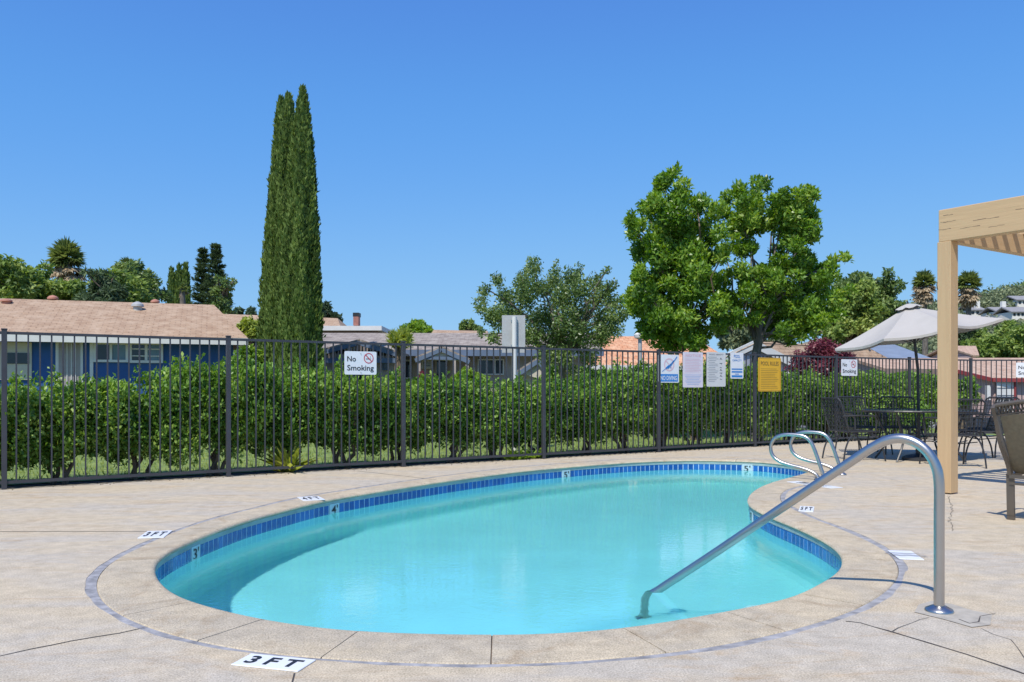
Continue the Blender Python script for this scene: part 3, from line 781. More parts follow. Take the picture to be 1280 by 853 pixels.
# ---------------------------------------------------------------- pergola
pb = G(1184.5, 617); D1 = Vector((.56, -.83, 0)).normalized(); D2 = Vector((.83, .56, 0)).normalized()
rotp = Matrix(((D1.x, D2.x, 0), (D1.y, D2.y, 0), (0, 0, 1)))
root = thing('pergola', (pb.x, pb.y, 0), 'tan painted timber pergola at the right edge with slats on top', 'pergola')
zbt = 1.1 + (HY-303)*8.62/F; ztp = 1.1 + (HY-261)*8.55/F
S = .141
LX, LY = 3.4, 4.2
for i, (a, c) in enumerate(((0, 0), (LX, 0), (0, LY), (LX, LY))):
    q = pb + D1*a + D2*c; b = MB(); b.box((q.x, q.y, zbt/2+.006), (S, S, zbt-.012), rotp); b.build('post', M['wood'], root, bevel=.004)
for k, c in enumerate((0, LY)):                     # two beams along D1, on the posts
    a0 = pb + D2*c - D1*.06; a1 = pb + D2*c + D1*(LX+.3)
    b = MB(); b.bar((a0.x, a0.y, (zbt+ztp)/2), (a1.x, a1.y, (zbt+ztp)/2), .13, ztp-zbt); b.build('beam', M['wood_h'], root, bevel=.006)
for a in (.0, LX):                                  # side beams along D2
    a0 = pb + D1*a + D2*.07; a1 = pb + D1*a + D2*(LY-.07)
    b = MB(); b.bar((a0.x, a0.y, zbt+.115), (a1.x, a1.y, zbt+.115), .09, .225); b.build('side_beam', M['wood_s'], root, bevel=.004)
nsl = int(LY/.25)
for k in range(1, nsl):
    a0 = pb + D2*(k*.25+.02) - D1*.05; a1 = pb + D2*(k*.25+.02) + D1*(LX+.06)
    b = MB(); b.bar((a0.x, a0.y, zbt+.245), (a1.x, a1.y, zbt+.245), .085, .038); b.build('slat', M['wood_h'], root)
M['woodcrack'] = mat('wood_check', (.20, .13, .08), .9, var=.1)
for (t0, h0, ln) in ((.05, .80, .10), (.02, .60, .16), (.0, .38, .13), (.35, .50, .25), (.75, .62, .35), (.22, .33, .20), (.9, .36, .3), (1.3, .55, .3), (1.2, .75, .2), (.5, .24, .15)):
    b = MB(); n_ = -D2*.0655
    pts = [pb + D1*(t0-.06 + ln*q/6) + n_ + Vector((0, 0, zbt + (ztp-zbt)*h0 + random.uniform(-.004, .004))) for q in range(7)]
    for p_, q_ in zip(pts, pts[1:]): wd_ = random.uniform(.0012, .0035); b.add([p_ - Vector((0, 0, wd_)), q_ - Vector((0, 0, wd_)), q_ + Vector((0, 0, wd_)), p_ + Vector((0, 0, wd_))], [(0, 1, 2, 3)])
    b.build('timber_check', M['woodcrack'], root)
b = MB(); q = P(1174, 357, 8.55); b.tube([q + Vector((-.03, -.02, .03)), q + Vector((-.045, -.04, .0)), q + Vector((-.03, -.03, -.05))], .004, 6); b.build('hook', M['iron'], root)

# ---------------------------------------------------------------- furniture
def wire_chair(loc, ang, label):
    root = thing('mesh_chair', (0, 0, 0), label, 'chair', 'dark metal mesh chairs round the table')
    I = M['iron']; w = .27
    # faces +x; seat .43 high, tub back
    b = MB()
    for i in range(9):
        y = -w + i*w/4; b.bar((-.22, y, .43), (.23, y, .43), .009)
    for i in range(9): x = -.22 + i*.056; b.bar((x, -w, .434), (x, w, .434), .006)
    b.build('seat_mesh', I, root, kind='stuff')
    b = MB(); b.tube([(-.22, -w, .43), (.2, -w, .43), (.25, -w+.06, .43), (.25, w-.06, .43), (.2, w, .43), (-.22, w, .43), (-.22, -w, .43)], .012, 6); b.build('seat_frame', I, root)
    b = MB()
    for i in range(13):
        y = -w + i*w/6; b.bar((-.22, y, .45), (-.36, y, .90), .009)
    for i in range(9): f = i/8; b.bar((-.22-.14*f, -w, .45+.45*f), (-.22-.14*f, w, .45+.45*f), .009)
    b.build('back_mesh', I, root, kind='stuff')
    b = MB(); b.tube([(-.22, -w, .43), (-.36, -w, .88), (-.37, -w+.05, .92), (-.37, w-.05, .92), (-.36, w, .88), (-.22, w, .43)], .013, 6); b.build('back_frame', I, root)
    for s in (-1, 1):
        b = MB(); b.tube([(-.33, s*w, .66), (-.1, s*(w+.03), .67), (.16, s*(w+.03), .66), (.2, s*(w+.02), .60), (.19, s*w, .43)], .014, 6); b.build('armrest', I, root)
        for t in (-1, 1):
            b = MB(); b.tube(smooth_path([Vector(p) for p in ((t*.08, s*(w-.02), .42), (t*.2, s*(w-.0), .36), (t*.29, s*(w+.02), .2), (t*.33, s*(w+.03), .0))], 4), .012, 6); b.build('leg', I, root, smooth=True)
    b = MB(); b.tube([(-.15, -w, .34), (0, 0, .30), (.15, w, .34)], .008, 6); b.tube([(-.15, w, .34), (0, 0, .30), (.15, -w, .34)], .008, 6); b.build('cross_brace', I, root)
    root.location = loc; root.rotation_euler = (0, 0, ang); return root
wire_chair((5.10, 12.55, .001), .15, 'dark mesh chair at the left end of the table')
wire_chair((5.75, 13.75, .001), -1.35, 'dark mesh chair behind the table, left of the umbrella pole')
wire_chair((6.35, 13.70, .001), -1.8, 'dark mesh chair behind the table, right of the umbrella pole')
wire_chair((7.02, 12.62, .001), math.pi-.1, 'dark mesh chair at the right end of the table, just past the pergola post')
wire_chair((6.05, 11.55, .001), 1.5, 'dark mesh chair in front of the table with its back to the pool')
wire_chair((7.55, 13.3, .001), math.pi+.5, 'dark mesh chair farthest right behind the sling chair')
tc_ = Vector((6.06, 12.5, .001))
root = thing('patio_table', tc_, 'round dark metal mesh patio table under the umbrella', 'table')
b = MB(); R0 = .80
rim = [(tc_.x + R0*math.cos(a), tc_.y + .62*math.sin(a), .735) for a in np.linspace(0, 2*math.pi, 41)]
b.tube(rim, .016, 6, cap=False); b.build('table_rim', M['iron'], root)
b = MB()
M['tabletop'] = mat('grey_glass_top', (.10, .12, .16), .12, var=.05)
b.poly([(tc_.x + (R0-.01)*math.cos(a), tc_.y + .61*math.sin(a), .742) for a in np.linspace(0, 2*math.pi, 41)[:-1]], .008); b.build('table_top', M['tabletop'], root)
for sx in (-1, 1):
    for sy in (-1, 1):
        b = MB(); b.tube(smooth_path([tc_ + Vector(p) for p in ((sx*.5, sy*.35, .72), (sx*.42, sy*.3, .5), (sx*.36, sy*.26, .28), (sx*.5, sy*.36, 0))], 4), .015, 6); b.build('leg', M['iron'], root, smooth=True)
b = MB(); b.tube([tc_ + Vector((.38*math.cos(a), .28*math.sin(a), .3)) for a in np.linspace(0, 2*math.pi, 25)], .009, 6, cap=False); b.build('foot_ring', M['iron'], root)
# umbrella
ub = Vector((6.06, 12.5, 0))
root = thing('patio_umbrella', ub, 'large tilted beige canvas umbrella over the patio table', 'umbrella')
b = MB(); b.lathe(ub, [(.24, 0), (.24, .04), (.18, .07), (.05, .10), (.035, .32)], 20); b.build('umbrella_base', M['iron'], root, smooth=True)
hub = Vector((5.98, 12.5, 1.86)); apex = Vector((5.91, 12.52, 2.27))
b = MB(); b.tube([ub + Vector((0, 0, .05)), ub + Vector((-.02, 0, 1.35)), hub, apex], .021, 12); b.build('pole', M['iron'], root, smooth=True)
ax = (apex-hub).normalized(); e1 = Vector((1.2, 0, .205)); e1 = (e1 - ax*e1.dot(ax)).normalized(); e2 = ax.cross(e1)
RU = 1.20; seg = []
def up_(a, r, zdrop):
    return hub + (e1*math.cos(a) + e2*math.sin(a))*r + ax*zdrop
NR = 8; canopy = MB(); rings = 6; sub = 6
grid = []
for i in range(rings+1):
    f = i/rings; row = []
    for j in range(NR*sub):
        k, t = divmod(j, sub); a0 = 2*math.pi*(k+.02)/NR; a1 = 2*math.pi*(k+1.02)/NR; tt = t/sub
        r_ = .10 + (RU-.10)*f; p0 = up_(a0, r_, 0); p1 = up_(a1, r_, 0)
        sag = math.sin(math.pi*tt)
        zr = .40*(1-f)**1.12
        p = p0.lerp(p1, tt) + ax*(zr - .045*sag*f) - (p0.lerp(p1, tt)-hub).normalized()*(.07*sag*f*f)
        row.append(p)
    grid.append(row)
nn = NR*sub
for rr in grid: canopy.v += [tuple(p) for p in rr]
for i in range(rings):
    for j in range(nn): canopy.f.append((i*nn+j, i*nn+(j+1) % nn, (i+1)*nn+(j+1) % nn, (i+1)*nn+j)); canopy.m.append(0)
# valance edge
vb = len(canopy.v); canopy.v += [tuple(p - ax*.035) for p in grid[-1]]
for j in range(nn): canopy.f.append((rings*nn+j, rings*nn+(j+1) % nn, vb+(j+1) % nn, vb+j)); canopy.m.append(0)
canopy.build('canopy', M['fabric'], root, smooth=False)
b = MB(); cap = []
for i, (r_, z_) in enumerate(((.02, .475), (.10, .455), (.19, .405))):
    cap.append([up_(2*math.pi*(j/24+.02), r_*(1+.12*math.cos(4*2*math.pi*j/24)), z_ + (.014*math.cos(8*2*math.pi*j/24) if i == 2 else 0)) for j in range(24)])
for rr in cap: b.v += [tuple(p) for p in rr]
for i in range(2):
    for j in range(24): b.f.append((i*24+j, i*24+(j+1) % 24, (i+1)*24+(j+1) % 24, (i+1)*24+j)); b.m.append(0)
b.build('vent_cap', M['fabric'], root)
for k in range(NR):
    a = 2*math.pi*(k+.02)/NR; b = MB(); b.tube([up_(a, .1, .36), up_(a, .6, .165), up_(a, RU-.01, -.012)], .008, 5); b.build('rib', M['iron'], root)
    b = MB(); b.tube([up_(a, .03, -.12), up_(a, .6, .155)], .006, 5); b.build('strut', M['iron'], root)
b = MB(); b.tube([apex - ax*.02, apex + ax*.1], [.02, .012], 8); b.build('finial', M['iron'], root)

# bronze sling chair at the right edge
root = thing('sling_chair', (0, 0, 0), 'bronze framed sling chair seen from behind at the right edge', 'chair')
Fr, Sl = M['bronze'], M['sling']; w = .30
side_p = [(-.36, .94), (-.31, .86), (-.22, .66), (-.14, .50), (-.09, .38), (-.08, .2), (-.07, 0)]   # x (faces +x), z
for s, in ((-1,), (1,)):
    b = MB(); pts = smooth_path([Vector((x, s*(w + .02*(z > .6)), z)) for x, z in side_p], 4)
    for p, q in zip(pts, pts[1:]): b.bar(p, q + (q-p)*.12, .030, .052 if p.z > .4 else .062, up=(0, 1, 0)) if False else b.bar(p, q + (q-p)*.10, .028, .055)
    b.build('rear_leg', Fr, root)
    b = MB(); b.tube(smooth_path([Vector(p) for p in ((-.2, s*(w+.03), .64), (.1, s*(w+.045), .66), (.3, s*(w+.04), .63), (.36, s*(w+.02), .5), (.37, s*(w+.01), .2), (.38, s*w, 0))], 4), .02, 8); b.build('front_leg', Fr, root, smooth=True)
    b = MB(); b.bar((-.1, s*(w-.01), .36), (.37, s*(w-.01), .41), .025, .04); b.build('seat_rail', Fr, root)
# top rail with crown curve and open lattice below
n = 12; top = []; low = []
for i in range(n+1):
    t = i/n; y = -w + 2*w*t; c = math.sin(math.pi*t)
    top.append(Vector((-.365, y, 0.945 + .04*c))); low.append(Vector((-.325, y, 0.868 + .032*c)))
b = MB(); b.tube(top, .017, 8); b.build('top_rail', Fr, root, smooth=True)
b = MB(); b.tube(low, .010, 6); b.build('lower_rail', Fr, root, smooth=True)
b = MB()
for i in range(n*2):
    t0 = i/(n*2); t1 = (i+1)/(n*2)
    def at(tt, L_): k = tt*n; j = min(int(k), n-1); return L_[j].lerp(L_[j+1], k-j)
    b.bar(at(t0, top), at(t1, low), .006, .010); b.bar(at(t0, low), at(t1, top), .006, .010)
b.build('lattice', Fr, root)
g = MB(); NS = 14; prof_s = [(-.325, .858), (-.28, .78), (-.20, .62), (-.13, .48), (-.085, .41), (-.02, .385), (.15, .385), (.36, .41)]
for i, (x, z) in enumerate(prof_s):
    for j in range(NS+1): y = (-w + .015) + 2*(w-.015)*j/NS; dip = math.sin(math.pi*j/NS)*.022; g.v.append((x - (dip if i < 4 else 0), y, z - (dip if i >= 4 else 0) + (.032*math.sin(math.pi*j/NS) if i == 0 else 0)))
for i in range(len(prof_s)-1):
    for j in range(NS): g.f.append((i*(NS+1)+j, i*(NS+1)+j+1, (i+1)*(NS+1)+j+1, (i+1)*(NS+1)+j)); g.m.append(0)
g.build('sling', Sl, root, smooth=True)
b = MB(); b.bar((-.1, -w, .36), (-.1, w, .36), .03, .03); b.bar((-.095, -w, .30), (-.095, w, .30), .018, .018); b.build('stretcher', Fr, root)
fdir = math.atan2(.62, .78); lg = G(1264, 650)
c_, s_ = math.cos(fdir), math.sin(fdir)
lx, ly = -.07, w                                    # local spot of the left rear foot
root.location = (lg.x - (c_*lx - s_*ly), lg.y - (s_*lx + c_*ly), .001); root.rotation_euler = (0, 0, fdir)
# ---------------------------------------------------------------- foliage
def nz(a): return a / np.maximum(1e-9, np.linalg.norm(a, axis=1, keepdims=True))
def leaf_mesh(name, C, T, Nn, L, Wd, tint, m, fold=.18, off=None):
    n = len(C); T = nz(T); S = nz(np.cross(T, Nn)); Nn = np.cross(S, T)
    L = L[:, None]; Wd = Wd[:, None]
    v = np.empty((n, 4, 3)); mid = C + T*L*.48 + Nn*Wd*fold
    v[:, 0] = C; v[:, 1] = mid + S*Wd*.5; v[:, 2] = C + T*L - Nn*L*.10; v[:, 3] = mid - S*Wd*.5
    if off is not None: v -= np.array(off)
    me = bpy.data.meshes.new(name); me.vertices.add(n*4); me.vertices.foreach_set('co', v.reshape(-1).astype(np.float32))
    me.loops.add(n*4); me.loops.foreach_set('vertex_index', np.arange(n*4, dtype=np.int32))
    me.polygons.add(n); me.polygons.foreach_set('loop_start', np.arange(0, n*4, 4, dtype=np.int32))
    me.update(calc_edges=True)
    at = me.attributes.new('tint', 'FLOAT', 'FACE'); at.data.foreach_set('value', np.clip(tint, 0, 1).astype(np.float32))
    me.materials.append(m); return me
def scatter(clumps, n, size, shell=.45, up=.4, jit=.6, aspect=.5, droop=0.0, tintvar=.16, clumptint=.14):
    c = np.array([list(a[:3]) for a in clumps]); r = np.array([list(a[3:6]) for a in clumps])
    w = (r.prod(1))**(2/3); w /= w.sum(); idx = rng.choice(len(c), n, p=w)
    d = nz(rng.normal(size=(n, 3))); rad = shell + (1-shell)*rng.random((n, 1))**.6
    rad *= 1 + .10*rng.normal(size=(n, 1))
    C = c[idx] + d*r[idx]*rad
    Nn = nz(d*.75 + np.array([0, 0, up]) + rng.normal(size=(n, 3))*jit)
    T = nz(np.cross(Nn, rng.normal(size=(n, 3))) + d*.35 + np.array([0, 0, -droop]))
    L = size*(.65 + .7*rng.random(n)); tint = .5 + tintvar*rng.normal(size=n) + (clumptint*rng.normal(size=len(c)))[idx]
    return C, T, Nn, L, L*aspect, tint
def limb(mb, a, b, r0, r1, wob=.12, n=4):
    a, b = Vector(a), Vector(b); pts = []; Lg = (b-a).length
    for i in range(n+1):
        t = i/n; p = a.lerp(b, t) + Vector((random.gauss(0, 1), random.gauss(0, 1), random.gauss(0, .5)))*wob*Lg*.25*math.sin(math.pi*t)
        p.z += .10*Lg*math.sin(math.pi*t)*.5; pts.append(p)
    mb.tube(pts, [r0 + (r1-r0)*i/n for i in range(n+1)], 6, cap=False)

LF = {}
LF['hedge'] = leafmat('hedge_leaf', (.06, .145, .024), (.18, .335, .052), (.42, .56, .13), .36, .42, .35)
LF['big'] = leafmat('broad_leaf', (.055, .13, .018), (.18, .33, .04), (.44, .55, .10), .38, .36, .4)
LF['grey'] = leafmat('greyish_leaf', (.07, .12, .04), (.16, .245, .07), (.32, .40, .13), .32, .38)
LF['cyp'] = leafmat('cypress_spray', (.050, .085, .026), (.16, .24, .06), (.33, .42, .12), .28, .6, .2)
LF['bush'] = leafmat('bush_leaf', (.09, .15, .035), (.23, .33, .075), (.44, .51, .16), .36, .5, .3)
LF['dark'] = leafmat('dark_leaf', (.03, .055, .026), (.075, .12, .055), (.15, .21, .09), .28, .5, .3)
LF['purple'] = leafmat('purple_leaf', (.07, .018, .028), (.20, .045, .065), (.36, .11, .13), .32, .4)
LF['pale'] = leafmat('yellow_green_leaf', (.16, .21, .03), (.32, .40, .07), (.50, .55, .14), .4, .4)
LF['dead'] = leafmat('dead_frond', (.28, .21, .13), (.50, .40, .26), (.68, .57, .41), .28, .7)
LF['palm'] = leafmat('palm_frond', (.07, .11, .03), (.19, .25, .07), (.36, .41, .14), .3, .4)
LF['grass'] = leafmat('grass_blade', (.19, .25, .05), (.32, .40, .10), (.48, .52, .18), .4, .7, .2)
LF['hill'] = leafmat('hill_scrub', (.10, .125, .07), (.19, .23, .12), (.32, .35, .19), .2, .8, .2)

# hedge: separate shrubs, four forms, each with stems
def shrub_proto(k):
    root = thing('hedge_shrub', (0, 0, 0), 'x', 'shrub', 'shrubs of the hedge behind the fence')
    cl = []
    for _ in range(84):
        x, y = random.uniform(-.74, .74), random.uniform(-.34, .34); z = random.uniform(.42, 1.10) + .06*math.sin(k*2+x*3)
        r_ = random.uniform(.13, .25); cl.append((x, y, z, r_, r_, r_*.9))
    for _ in range(12): cl.append((random.uniform(-.6, .6), random.uniform(-.25, .25), random.uniform(1.08, 1.32), .06, .06, random.uniform(.10, .22)))
    for _ in range(7): cl.append((random.uniform(-.5, .5), random.uniform(-.25, .25), random.uniform(.25, .42), .13, .12, .11))
    a = scatter(cl, 19500, .062, shell=.25, up=.5, jit=.75, aspect=.55, tintvar=.17, clumptint=.19, droop=-.5)
    link('foliage', leaf_mesh('foliage', *a, LF['hedge']), root)
    for s in range(4):
        b = MB(); x0 = random.uniform(-.13, .13); a0 = Vector((x0, random.uniform(-.08, .08), 0))
        mid = a0 + Vector((random.uniform(-.22, .22), random.uniform(-.1, .1), .42)); limb(b, a0, mid, .032, .022, .3); limb(b, mid, mid + Vector((random.uniform(-.3, .3), random.uniform(-.15, .15), .55)), .022, .008, .3)
        limb(b, mid, mid + Vector((random.uniform(-.35, .35), random.uniform(-.2, .2), .4)), .016, .006, .3)
        b.build('stem', M['bark'], root, smooth=True)
    return root
protos = [shrub_proto(k) for k in range(4)]
where = ['shrub left of the first fence post, mostly outside the frame', 'tall shrub by the first fence post in front of the cream wall', 'shrub below the grey door of the blue house', 'shrub below the left window of the blue house',
         'shrub left of the second fence post below the blue wall', 'taller shrub just right of the second fence post', 'shrub in front of the foot of the cypresses', 'shrub below the right edge of the cypresses with a small plant at its foot', 'shrub below the large No Smoking sign',
         'shrub right of the large No Smoking sign', 'shrub below the small grey-blue gable', 'shrub just left of the pale sign pole', 'thin shrub right of the pale sign pole', 'shrub under the sparse grey-green tree', 'shrub left of the NO DIVING sign',
         'shrub below the NO DIVING sign', 'shrub below the off-white safety sign', 'shrub left of the yellow sign', 'shrub below the yellow sign', 'shrub in front of the purple bush', 'shrub below the small No Smoking sign', 'shrub behind the umbrella pole', 'shrub just left of the pergola post', 'shrub seen right of the pergola post']
s = -1.6; k = 0; n_s = len(where)
spots = []
ss = -2.0
for k in range(n_s):
    if ss < 14.2: p = fence_pt(ss, .62 + .05*math.sin(k*1.9))
    else:
        q = ss - 14.2; p = fence_pt(14.2, .55) + Vector((.90, .42))*q*.92
    spots.append(p); ss += .86 + (.0 if k < 9 else -.02)
hs = [1.14, 1.18, .98, .94, .98, 1.12, 1.14, 1.08, 1.0, .98, .98, .98, 1.0, 1.14, 1.2, 1.2, 1.2, 1.16, 1.12, 1.08, 1.04, 1.04, 1.04, 1.02]
for k, p in enumerate(spots):
    o = protos[k] if k < 4 else copy_tree(protos[k % 4])
    o['label'] = where[k]; o.location = (p.x, p.y, -.04); o.rotation_euler = (0, 0, math.atan2(FD.y, FD.x) + (math.pi if k % 3 == 1 else 0) + random.uniform(-.2, .2))
    wide = .84 if k != 12 else .60
    o.scale = (wide*(1 + .06*math.sin(k*3)), .95, hs[k]*.97)
# spiky little plant at the fence foot, and low weeds
def rosette(loc, n, Ln, W, mname, label, name, elev=(.5, 1.3), group=None):
    root = thing(name, loc, label, 'plant', group)
    a = rng.random(n)*2*math.pi; e = elev[0] + (elev[1]-elev[0])*rng.random(n)
    T = np.stack([np.cos(a)*np.cos(e), np.sin(a)*np.cos(e), np.sin(e)], 1); Nn = np.stack([-np.cos(a)*np.sin(e), -np.sin(a)*np.sin(e), np.cos(e)], 1)
    C = np.array([[0, 0, .01]]).repeat(n, 0) + rng.normal(size=(n, 3))*[.02, .02, .005]
    L_ = Ln*(.6+.6*rng.random(n)); link('foliage', leaf_mesh('foliage', C, T, Nn, L_, L_*W, .6+.2*rng.normal(size=n), LF[mname]), root)
    return root
p = fence_pt(hit(368, FP[4], FD), .22); rosette((p.x, p.y, -.03), 70, .42, .16, 'pale', 'spiky yellow-green plant at the foot of the fence below the cypresses', 'spiky_plant', (.35, 1.4))
p = fence_pt(hit(652, FP[4], FD), .18); rosette((p.x, p.y, -.03), 60, .22, .3, 'hedge', 'low leafy weed at the foot of the fence by the pale pole', 'low_plant', (.2, 1.2))
p = fence_pt(hit(676, FP[4], FD), .22); rosette((p.x, p.y, -.03), 50, .25, .3, 'hedge', 'low leafy weed at the fourth fence post', 'low_plant', (.2, 1.2))
# grass blades
n = 60000; t = rng.random(n); gxx = -16 + 32*rng.random(n); gyy = 7 + 15*t
keep = []
fd = np.array([FD.x, FD.y]); rel = np.stack([gxx-FP[4].x, gyy-FP[4].y], 1); offd = rel @ np.array([-FN.x, -FN.y])
kp = (offd > .74) & (gyy < 21.2 + .05*gxx); C = np.stack([gxx, gyy, np.full(n, -.032)], 1)[kp]; n = len(C)
T = nz(np.stack([rng.normal(size=n)*.4, rng.normal(size=n)*.4, np.ones(n)], 1)); Nn = nz(rng.normal(size=(n, 3)) + [0, -1, .3])
o = link('lawn_grass', leaf_mesh('lawn_grass', C, T, Nn, .05+.03*rng.random(n), np.full(n, .012), .5+.2*rng.normal(size=n), LF['grass'])); tag(o, 'short green grass of the lawn behind the hedge', 'grass', kind='stuff')

# trees described by clumps placed from the photograph (pixel centre, pixel radius) at their own depth
def px_tree(name, label, cat, Y, clumps, n, size, leaf, trunk=None, shell=.4, dep=.7, aspect=.5, barkm='bark', group=None, spread=.6, twigs=0, droop=0, up=.4, rfac=1.0, clumptint=.12):
    cl = []
    for c in clumps:
        x, y, r_ = c[:3]; rz = c[3] if len(c) > 3 else r_
        for q in range(5):
            aa = random.uniform(0, 6.28); jr = random.uniform(.25, .62) if q else 0; k_ = random.uniform(.48, .74) if q else .78
            dy = random.uniform(-dep, dep); p = P(x + jr*math.cos(aa)*r_, y + jr*math.sin(aa)*rz, Y); rr = r_*Y/F*rfac; rzz = rz*Y/F*rfac
            cl.append((p.x, p.y + dy, p.z, rr*k_, rr*k_, rzz*k_*random.uniform(.85, 1.1)))
    if trunk is None: xs_ = [c[0] for c in clumps]; trunk = (sum(xs_)/len(xs_), min(482, max(c[1] for c in clumps)))
    tx, ty = trunk[:2]; X = (tx-CX)*Y/F; base = Vector((X, Y, gz(X, Y)-.05)); top = P(trunk[2] if len(trunk) > 2 else tx, trunk[3] if len(trunk) > 3 else ty, Y)
    tr = trunk[4] if len(trunk) > 4 else .14
    root = thing(name, base, label, cat, group)
    b = MB(); limb(b, base, top, tr, tr*.7, .06, 6)
    pick = cl if len(cl) < 26 else random.sample(cl, 26)
    for c in pick:
        e = Vector(c[:3]); s0 = base.lerp(top, random.uniform(.72, 1)); limb(b, s0, e, tr*.28, .012*Y/17, .25, 4)
    b.build('trunk', M[barkm], root, smooth=True)
    if twigs:
        b = MB()
        for _ in range(twigs):
            c = random.choice(cl); e = Vector(c[:3]); d = Vector((random.gauss(0, 1), random.gauss(0, 1), abs(random.gauss(0, 1.3)))).normalized()
            limb(b, e, e + Vector((d.x*c[3], d.y*c[4], d.z*c[5]))*1.35, .008, .003, .2, 2)
        b.build('twigs', M[barkm], root, kind='stuff')
    a = scatter(cl, n, size, shell=shell, up=up, jit=spread, aspect=aspect, droop=droop, clumptint=clumptint)
    link('crown', leaf_mesh('crown', *a, LF[leaf], off=base), root)
    return root
big_l = [(828, 232, 10, 14), (838, 222, 7, 10), (815, 262, 15), (848, 252, 18), (872, 260, 15), (886, 275, 12), (800, 285, 12), (788, 277, 8), (833, 285, 24), (866, 292, 22), (889, 300, 14), (803, 312, 17), (830, 322, 24), (862, 328, 25), (888, 325, 15), (798, 345, 12), (825, 355, 24),
         (860, 362, 26), (890, 355, 16), (800, 378, 20), (830, 392, 26), (862, 398, 26), (888, 388, 18), (812, 412, 17), (842, 420, 20), (868, 425, 17), (886, 414, 14), (788, 368, 8)]
px_tree('broadleaf_tree', 'left one of the two dense glossy green trees behind the signs', 'tree', 17.6, big_l, 44000, .098, 'big', (868, 430, 866, 415, .10), shell=.45, dep=.8, aspect=.42, spread=.6, up=.5, droop=-.8, rfac=1.0)
big_r = [(925, 240, 13, 15), (950, 238, 8, 14), (915, 262, 12), (940, 262, 17), (965, 258, 12), (985, 262, 14), (1000, 255, 10, 14), (1008, 275, 13), (925, 285, 17), (948, 282, 15), (975, 285, 20), (1000, 295, 15), (912, 308, 11), (930, 312, 13), (985, 310, 14), (1008, 310, 10),
         (1000, 330, 16), (972, 335, 15), (918, 345, 14), (940, 352, 13), (1020, 340, 10), (1043, 326, 8), (1033, 334, 7), (960, 355, 18), (985, 360, 18), (1012, 362, 16), (1035, 352, 10), (920, 375, 17), (945, 382, 15), (975, 388, 20), (1005, 388, 19), (1030, 378, 14), (1044, 365, 8),
         (912, 400, 12), (990, 408, 16), (1012, 406, 13), (968, 412, 12), (1030, 396, 10), (1000, 425, 7), (935, 402, 10)]
px_tree('broadleaf_tree', 'right one of the two glossy green trees, with its trunk showing above the fence', 'tree', 17.9, big_r, 40000, .098, 'big', (945, 440, 948, 398, .12), shell=.45, dep=.8, aspect=.42, spread=.6, up=.5, droop=-.8, rfac=1.0, barkm='barkgrey')
mid = [(605, 365, 9), (602, 388, 9), (615, 400, 12), (622, 350, 8), (635, 372, 15), (632, 395, 15), (650, 350, 12), (665, 340, 12), (660, 330, 6), (655, 370, 17), (672, 362, 15), (690, 350, 13), (695, 336, 5), (710, 350, 13), (722, 340, 7), (700, 372, 18), (722, 368, 16), (745, 352, 10), (752, 345, 5), (745, 372, 17), (760, 365, 9), (768, 380, 12),
       (650, 395, 16), (675, 395, 18), (700, 400, 19), (728, 398, 19), (752, 402, 17), (772, 402, 10), (780, 392, 7), (640, 420, 14), (668, 420, 17), (695, 425, 18), (722, 425, 18), (748, 425, 15), (765, 415, 9), (680, 445, 14), (705, 448, 14), (735, 445, 12), (618, 425, 9), (600, 415, 6), (715, 465, 10)]
px_tree('sparse_tree', 'sparse grey-green tree with bare twigs behind the blank sign', 'tree', 21, mid, 30000, .075, 'grey', (702, 470, 702, 425, .13), shell=.1, dep=1.3, aspect=.5, spread=.8, twigs=130, barkm='barkgrey', rfac=1.18)

# cypress columns
def cypress(x, Y, ytop, prof, n, label, seed, size=.13, group='tall narrow cypresses behind the hedge', leaf='cyp', name='cypress_tree', lean=0):
    X = (x-CX)*Y/F; base = Vector((X, Y, gz(X, Y)-.05)); H = P(x, ytop, Y).z - base.z
    root = thing(name, base, label, 'cypress', group)
    b = MB(); b.tube([base, base + Vector((0, 0, H*.5)), base + Vector((lean, 0, H*.92))], [.16, .10, .02], 8); b.build('trunk', M['bark'], root, smooth=True)
    hs_ = np.array([p[0] for p in prof]); rs_ = np.array([p[1] for p in prof])*Y/F          # profile: fraction of height, radius in pixels
    u = rng.random(n*2); h = u; rr = np.interp(h, hs_, rs_); kp = rng.random(n*2) < rr/rs_.max() + .05; h = h[kp][:n]; rr = rr[kp][:n]; n = len(h)
    a = rng.random(n)*2*math.pi; ph = seed
    lump = 1 + .05*np.sin(a*13 + h*90 + ph) + .10*np.sin(a*6 + h*5 + ph) + .06*np.sin(a*9 - h*31 + ph*2) + .05*np.sin(a*3 + h*57 + ph*3)
    rad = rr*lump*(1 - .50*rng.random(n)**1.8 + .10*(rng.random(n) > .93)*rng.random(n))
    out = np.stack([np.cos(a), np.sin(a), np.zeros(n)], 1)
    C = out*rad[:, None] + np.stack([lean*h, np.zeros(n), h*H], 1)
    T = nz(out*(.25+.3*rng.random((n, 1))) + np.array([0, 0, 1.0]) + rng.normal(size=(n, 3))*.22)
    Nn = nz(out + rng.normal(size=(n, 3))*.45 + [0, 0, .15])
    L_ = size*(.6+.8*rng.random(n)); tint = +.48 + .17*rng.normal(size=n) + .09*np.sin(a*4 + h*14) + .10*np.sin(a*7 - h*23 + seed) + .07*np.sin(a*11 + h*61)
    link('crown', leaf_mesh('crown', C, T, Nn, L_, L_*.42, tint, LF[leaf]), root)
    return root
cypress(374, 23.2, 112, [(0, 23), (.12, 25), (.3, 24), (.45, 21.5), (.6, 18), (.75, 14), (.87, 9.5), (.95, 5), (1, .8)], 60000, 'tallest and rightmost of the three big cypresses', 1.0, lean=.10)
